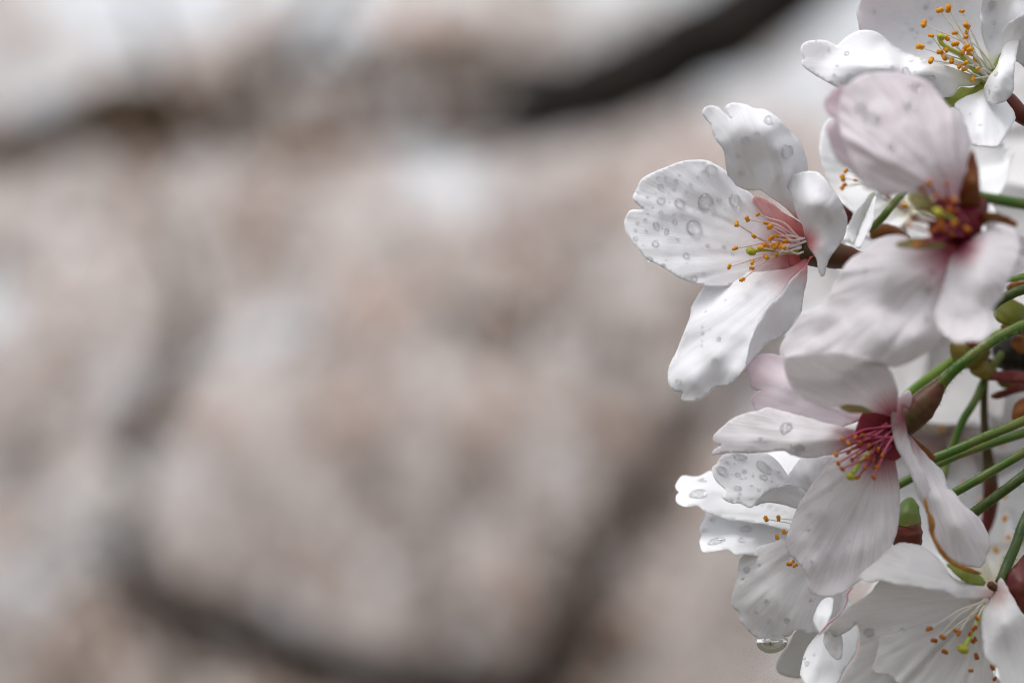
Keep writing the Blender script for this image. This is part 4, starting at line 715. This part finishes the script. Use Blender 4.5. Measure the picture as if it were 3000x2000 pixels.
back_blossom('pale blurred blossom at the right edge behind the red pointed sepals', 3120, 600, 72, .021, (-.3, .5, .8), 2.0, M['petal_f'], .3, 3)
back_blossom('pale blurred blossom behind the gap between the two middle blossoms', 2640, 900, 40, .021, (-.2, .3, .9), .2, M['petal_g'], .3, 4)
back_blossom('white blurred blossom behind the bottom right blossom, beside the rusty sepal', 2930, 1730, 30, .018, (-.2, .7, .7), .8, M['petal_f'], .3, 5)
back_blossom('pale blurred blossom at the upper right behind the wet green throated one', 3190, 250, 66, .022, (-.4, .4, .8), 2.6, M['petal_g'], .3, 6)
back_blossom('white blurred blossom showing between the crimson stamens and green bud stem', 2690, 610, 22, .012, (-.2, .5, .8), 1.6, M['petal_f'], .35, 7)

# ================================================================== water drops
def drop(key, reg, x, y, r, ry=None, ang=0., h=.88, label=None, group=None, seed=0, where=''):
    px, py = T(reg, [(x, y)])[0]; s = REG[reg][2] * PX
    tgt = P(px, py, 0); d = (tgt - CAM).normalized()
    hit, nrm, fi, dist = SURF[key].ray_cast(CAM, d, 1.0)
    if hit is None: return
    if nrm.dot(d) > 0: nrm = -nrm
    nrm = (nrm - d * .25).normalized()
    k = (hit - CAM).dot(FWD) / DIST
    a = (RIGHT - nrm * RIGHT.dot(nrm)).normalized(); b = nrm.cross(a); rot = Matrix.Rotation(ang, 3, nrm); a, b = rot @ a, rot @ b
    ra, rb = r * s * k, (ry or r) * s * k
    nu = 24 if r > 15 else 14; nv = 9 if r > 15 else 6
    V, F = [], []; sd = seed * 3.3 + x * .37
    hh = min(ra, rb) * h
    prof = [(math.sin(t * math.pi / 2), math.cos(t * math.pi / 2)) for t in [i / nv for i in range(nv + 1)]]
    prof += [(.96, -.05), (.6, -.07)]
    V.append(hit + nrm * hh)
    for (rad, z) in prof[1:]:
        for i in range(nu):
            th = 2 * math.pi * i / nu
            w = 1 + (.16 if r > 30 else .08) * noise.noise((math.cos(th) * 1.1 + sd, math.sin(th) * 1.1, sd))
            V.append(hit + a * (math.cos(th) * ra * rad * w) + b * (math.sin(th) * rb * rad * w) + nrm * (z * hh))
    V.append(hit - nrm * hh * .07)
    for i in range(nu): F.append((0, 1 + i, 1 + (i + 1) % nu))
    m = len(prof) - 1
    for j in range(m - 1):
        for i in range(nu):
            i2 = (i + 1) % nu; F.append((1 + j * nu + i, 1 + (j + 1) * nu + i, 1 + (j + 1) * nu + i2, 1 + j * nu + i2))
    l = len(V) - 1
    for i in range(nu): F.append((l, 1 + (m - 1) * nu + (i + 1) % nu, 1 + (m - 1) * nu + i))
    o = link_mesh('water_drop', V, F, M['water'], None, origin=tuple(hit))
    o['category'] = 'water drop'; o['label'] = label or where; o['group'] = group
def drops(key, reg, where, group, lst):
    """lst: (x, y, r[, ry, angle][, label])"""
    for i, t in enumerate(lst):
        lab = t[-1] if isinstance(t[-1], str) else None; v = [q for q in t if not isinstance(q, str)]
        drop(key, reg, v[0], v[1], v[2], v[3] if len(v) > 3 else None, v[4] if len(v) > 4 else 0., label=lab, group=group, seed=i, where=where)
drops('A1', 'r1', 'tiny clear water drop on the broad left petal of the leftmost blossom', 'drops on the broad left petal',
      [(608, 1012, 60, 'largest round water drop, near the middle of the broad left petal'), (697, 815, 58, 66, .2, 'big lopsided water drop on the broad left petal, above the largest round one'),
       (745, 575, 54, 42, -.6, 'oval water drop close to the upper edge of the broad left petal'), (922, 808, 46, 52, .1, 'faint flat water drop on the broad left petal nearest the upright petal'),
       (497, 830, 41, 'bold round water drop left of the big lopsided one on the broad petal'), (355, 805, 34, 28, .3, 'faint uneven water drop just right of the notch of the broad petal'),
       (353, 698, 23, 'round water drop below the cluster of specks near the upper left rim'), (313, 1135, 27, 'round water drop low on the left part of the broad petal'),
       (318, 990, 24, 'round water drop under the notch of the broad left petal'), (270, 1255, 24, 'water drop sitting right on the lower left rim of the broad petal'),
       (608, 1400, 25, 'water drop sitting on the bottom rim of the broad left petal'), (400, 1040, 17, 36, -.2, 'tall narrow water drop left of the largest round one'),
       (470, 660, 15, 21, .1), (160, 1095, 19), (255, 780, 13), (355, 895, 17), (462, 972, 18), (238, 953, 14), (175, 973, 13), (160, 1030, 13), (804, 800, 17), (372, 1300, 15), (390, 632, 12), (583, 685, 12), (332, 628, 14), (497, 612, 10), (458, 720, 13), (415, 748, 7), (551, 740, 7), (420, 820, 8), (293, 858, 9), (255, 906, 10), (192, 838, 8), (455, 912, 11), (521, 915, 10), (606, 885, 8), (243, 1035, 11), (364, 1015, 8), (485, 1100, 13), (222, 1150, 9), (548, 1225, 24), (712, 1145, 16), (838, 1160, 20, 12, .3), (555, 1287, 8), (395, 1262, 6), (598, 1300, 7), (680, 1365, 14), (185, 748, 6), (318, 745, 6), (850, 868, 7), (675, 585, 14), (683, 518, 10), (640, 625, 7), (905, 1210, 12), (770, 1250, 7)])
drops('A2', 'r1', 'small water drop on the upright petal of the leftmost blossom', 'drops on the upright petal',
      [(1180, 195, 34, 46, 0., 'bright water drop near the top of the upright petal of the leftmost blossom'), (1095, 296, 22), (1005, 345, 38, 30, .5), (942, 462, 16), (1320, 430, 60, 56, 0., 'large faint water drop on the folded right side of the upright petal'), (970, 595, 20), (1180, 575, 12)])
drops('A4', 'r2', 'small water drop on the lower petal of the leftmost blossom', 'drops on the lower petal', [(700, 610, 11), (672, 722, 11), (675, 768, 13), (735, 745, 8), (800, 820, 18), (670, 870, 11), (765, 985, 24), (497, 950, 8), (495, 1150, 34, 24, -.2, 'wide flat water drop at the tip of the lower petal'), (672, 830, 8), (850, 520, 9), (750, 520, 8)])
drops('B1', 'r3', 'tiny water drop on the rear petal of the topmost blossom, left of its stamens', 'drops on the rear petal', [(780, 110, 20), (1278, 165, 15), (1110, 262, 19), (1158, 292, 11), (1272, 372, 26, 18, .2), (1138, 340, 13), (1230, 70, 20), (1290, 310, 11), (1255, 40, 11), (1060, 212, 11), (960, 160, 9), (1010, 330, 10)])
drops('B2', 'r3', 'small water drop on the curled left petal of the topmost blossom', 'drops on the curled left petal',
      [(540, 470, 24, 'round water drop in the hollow below the notch of the curled left petal'), (1055, 628, 40, 'biggest water drop clinging under the ridge of the curled left petal'), (933, 590, 20), (1260, 690, 66, 36, .1, 'wide water drop under the stamens on the curled left petal'), (880, 572, 10), (842, 608, 10), (1136, 627, 10), (430, 660, 22, 14, 0), (560, 672, 22), (490, 740, 17), (545, 738, 15), (1110, 540, 26, 14, .3), (1190, 525, 15), (305, 370, 8), (455, 580, 14), (615, 665, 11), (380, 440, 15), (400, 720, 14), (240, 590, 9), (1000, 690, 12)])
drops('B3', 'r3', 'small water drop on the top right petal of the topmost blossom', 'drops on the top right petal', [(1810, 40, 30, 55, 0., 'long bright water drop in the fold of the top right petal'), (1990, 265, 12), (1830, 200, 18), (1800, 330, 10)])
drops('B4', 'r3', 'small bright water drop on the little curled petal beside the green throat', 'drops on the little curled petal', [(1845, 650, 20, 28, 0.), (1790, 800, 16, 22, 0.), (1850, 760, 14), (1820, 860, 10)])
drops('B5', 'r3', 'small water drop on the lowest petal of the topmost blossom', 'drops on the lowest petal of the top blossom', [(1705, 1095, 15), (1620, 1000, 10)])
drops('C1', 'r3', 'small blurred water drop on the big blush pink petal', 'drops on the blush pink petal',
      [(745, 1040, 85, 62, -.2, 'largest blurred water drop on the big blush pink petal'), (660, 950, 55, 48, .4, 'blurred water drop just above the largest one on the pink petal'), (1090, 915, 62, 28, .5, 'long blurred water drop near the upper right of the pink petal'), (580, 1265, 24), (1140, 765, 62, 40, 0., 'wide blurred water drop at the top of the pink petal'), (930, 1285, 34), (700, 1330, 16), (1250, 1180, 18)])
drops('C3', 'r4', 'blurred water drop on the grey lower petal of the pink blossom', 'drops on the grey lower petal', [(1280, 1195, 26), (1250, 1340, 42, 34, .4), (1235, 1600, 22), (700, 1170, 26, 16, .6)])
drops('D2', 'r6', 'small water drop on the left pointing petal of the hanging blossom', 'drops on the left pointing petal', [(1205, 165, 58, 62, .2, 'round water drop in the middle of the left pointing petal'), (1310, 335, 76, 40, -.2, 'wide water drop at the lower edge of the left pointing petal'), (980, 250, 18)])
drops('D3', 'r6', 'tiny water drop on the veined hanging petal', 'drops on the veined hanging petal', [(1430, 1332, 16), (1400, 1051, 20, 13, .2), (1410, 916, 16), (1500, 880, 8), (1540, 1411, 20, 9, 1.1), (1600, 700, 8), (1760, 1150, 12)])
drops('H1', 'r6', 'small clear water drop on the wet petal with the big drops', 'drops on the wet small petal',
      [(800, 415, 60, 30, -.2, 'flat water drop at the top edge of the small wet petal'), (640, 538, 54, 44, -.4, 'big water drop at the left end of the small wet petal'), (1010, 508, 80, 46, -.75, 'longest slanting water drop on the small wet petal'), (780, 692, 35, 28, 0., 'round water drop near the lower lobe of the small wet petal'), (1005, 592, 38, 26, -.6, 'water drop just below the longest slanting one'), (780, 570, 24), (690, 463, 17), (752, 468, 9), (915, 580, 11), (900, 665, 13), (965, 700, 16), (800, 740, 15), (840, 540, 20), (810, 605, 13), (1075, 625, 11), (785, 770, 16), (725, 780, 15), (895, 775, 18, 10, 0), (850, 600, 11), (1140, 545, 24, 14, 0)])
drops('F1', 'r6', 'blurred water drop on the scalloped tip of the dripping blossom', 'drops on the scalloped tip', [(430, 745, 85, 55, .3, 'large blurred water drop on the scalloped tip of the dripping blossom'), (470, 620, 42, 22, .3)])
drops('F2', 'r6', 'blurred shiny water drop on the bright middle petal of the dripping blossom', 'drops on the bright middle petal', [(850, 1045, 55, 40, 0.), (590, 1160, 85, 44, .35, 'large shiny blurred drop along the lower rim of the bright middle petal'), (810, 1145, 32), (490, 1060, 30), (660, 905, 36), (560, 960, 24), (1060, 885, 60, 36, -.3)])
drops('F3', 'r8', 'small blurred water drop on the petal that carries the hanging drop', 'drops on the petal with the hanging drop', [(345, 270, 40), (570, 630, 28), (610, 860, 30), (805, 850, 33), (450, 755, 18), (490, 210, 22), (300, 370, 22), (1080, 620, 26, 16, 0)])
drops('F5', 'r8', 'small water drop on the white petal at the bottom edge', 'drops on the bottom white petal', [(1120, 1245, 18), (1040, 1345, 34), (1005, 1290, 20), (1300, 1200, 10)])
drops('G2', 'r7', 'tiny water drop on the grey petal below the rusty sepal', 'drops on the bottom grey petal', [(612, 1037, 20), (432, 1140, 20), (1028, 1095, 16), (915, 1100, 10), (735, 1125, 46, 42, 0., 'large faint water drop on the grey petal near the folded tip')])
# the drop that hangs from the lowest rim
hp = P(2262, 1876, 3.2); V, F = [], []
for j in range(15):
    ph = math.pi * j / 14
    for i in range(28):
        th = 2 * math.pi * i / 28; z = math.cos(ph)
        zz = z * (.55 if z > 0 else 1.0)
        V.append(hp + RIGHT * (math.sin(ph) * math.cos(th) * 47 * PX) - FWD * (math.sin(ph) * math.sin(th) * 46 * PX) + UP * (zz * 37 * PX) + RIGHT * (z * 3 * PX))
for j in range(14):
    for i in range(28):
        i2 = (i + 1) % 28; F.append((j * 28 + i, (j + 1) * 28 + i, (j + 1) * 28 + i2, j * 28 + i2))
o = link_mesh('water_drop', V, F, M['water'], None, origin=tuple(hp)); o['category'] = 'water drop'; o['label'] = 'large hanging water drop about to fall from the lowest petal rim at the left'
for o in bpy.data.objects:
    if '_base' in o: del o['_base']
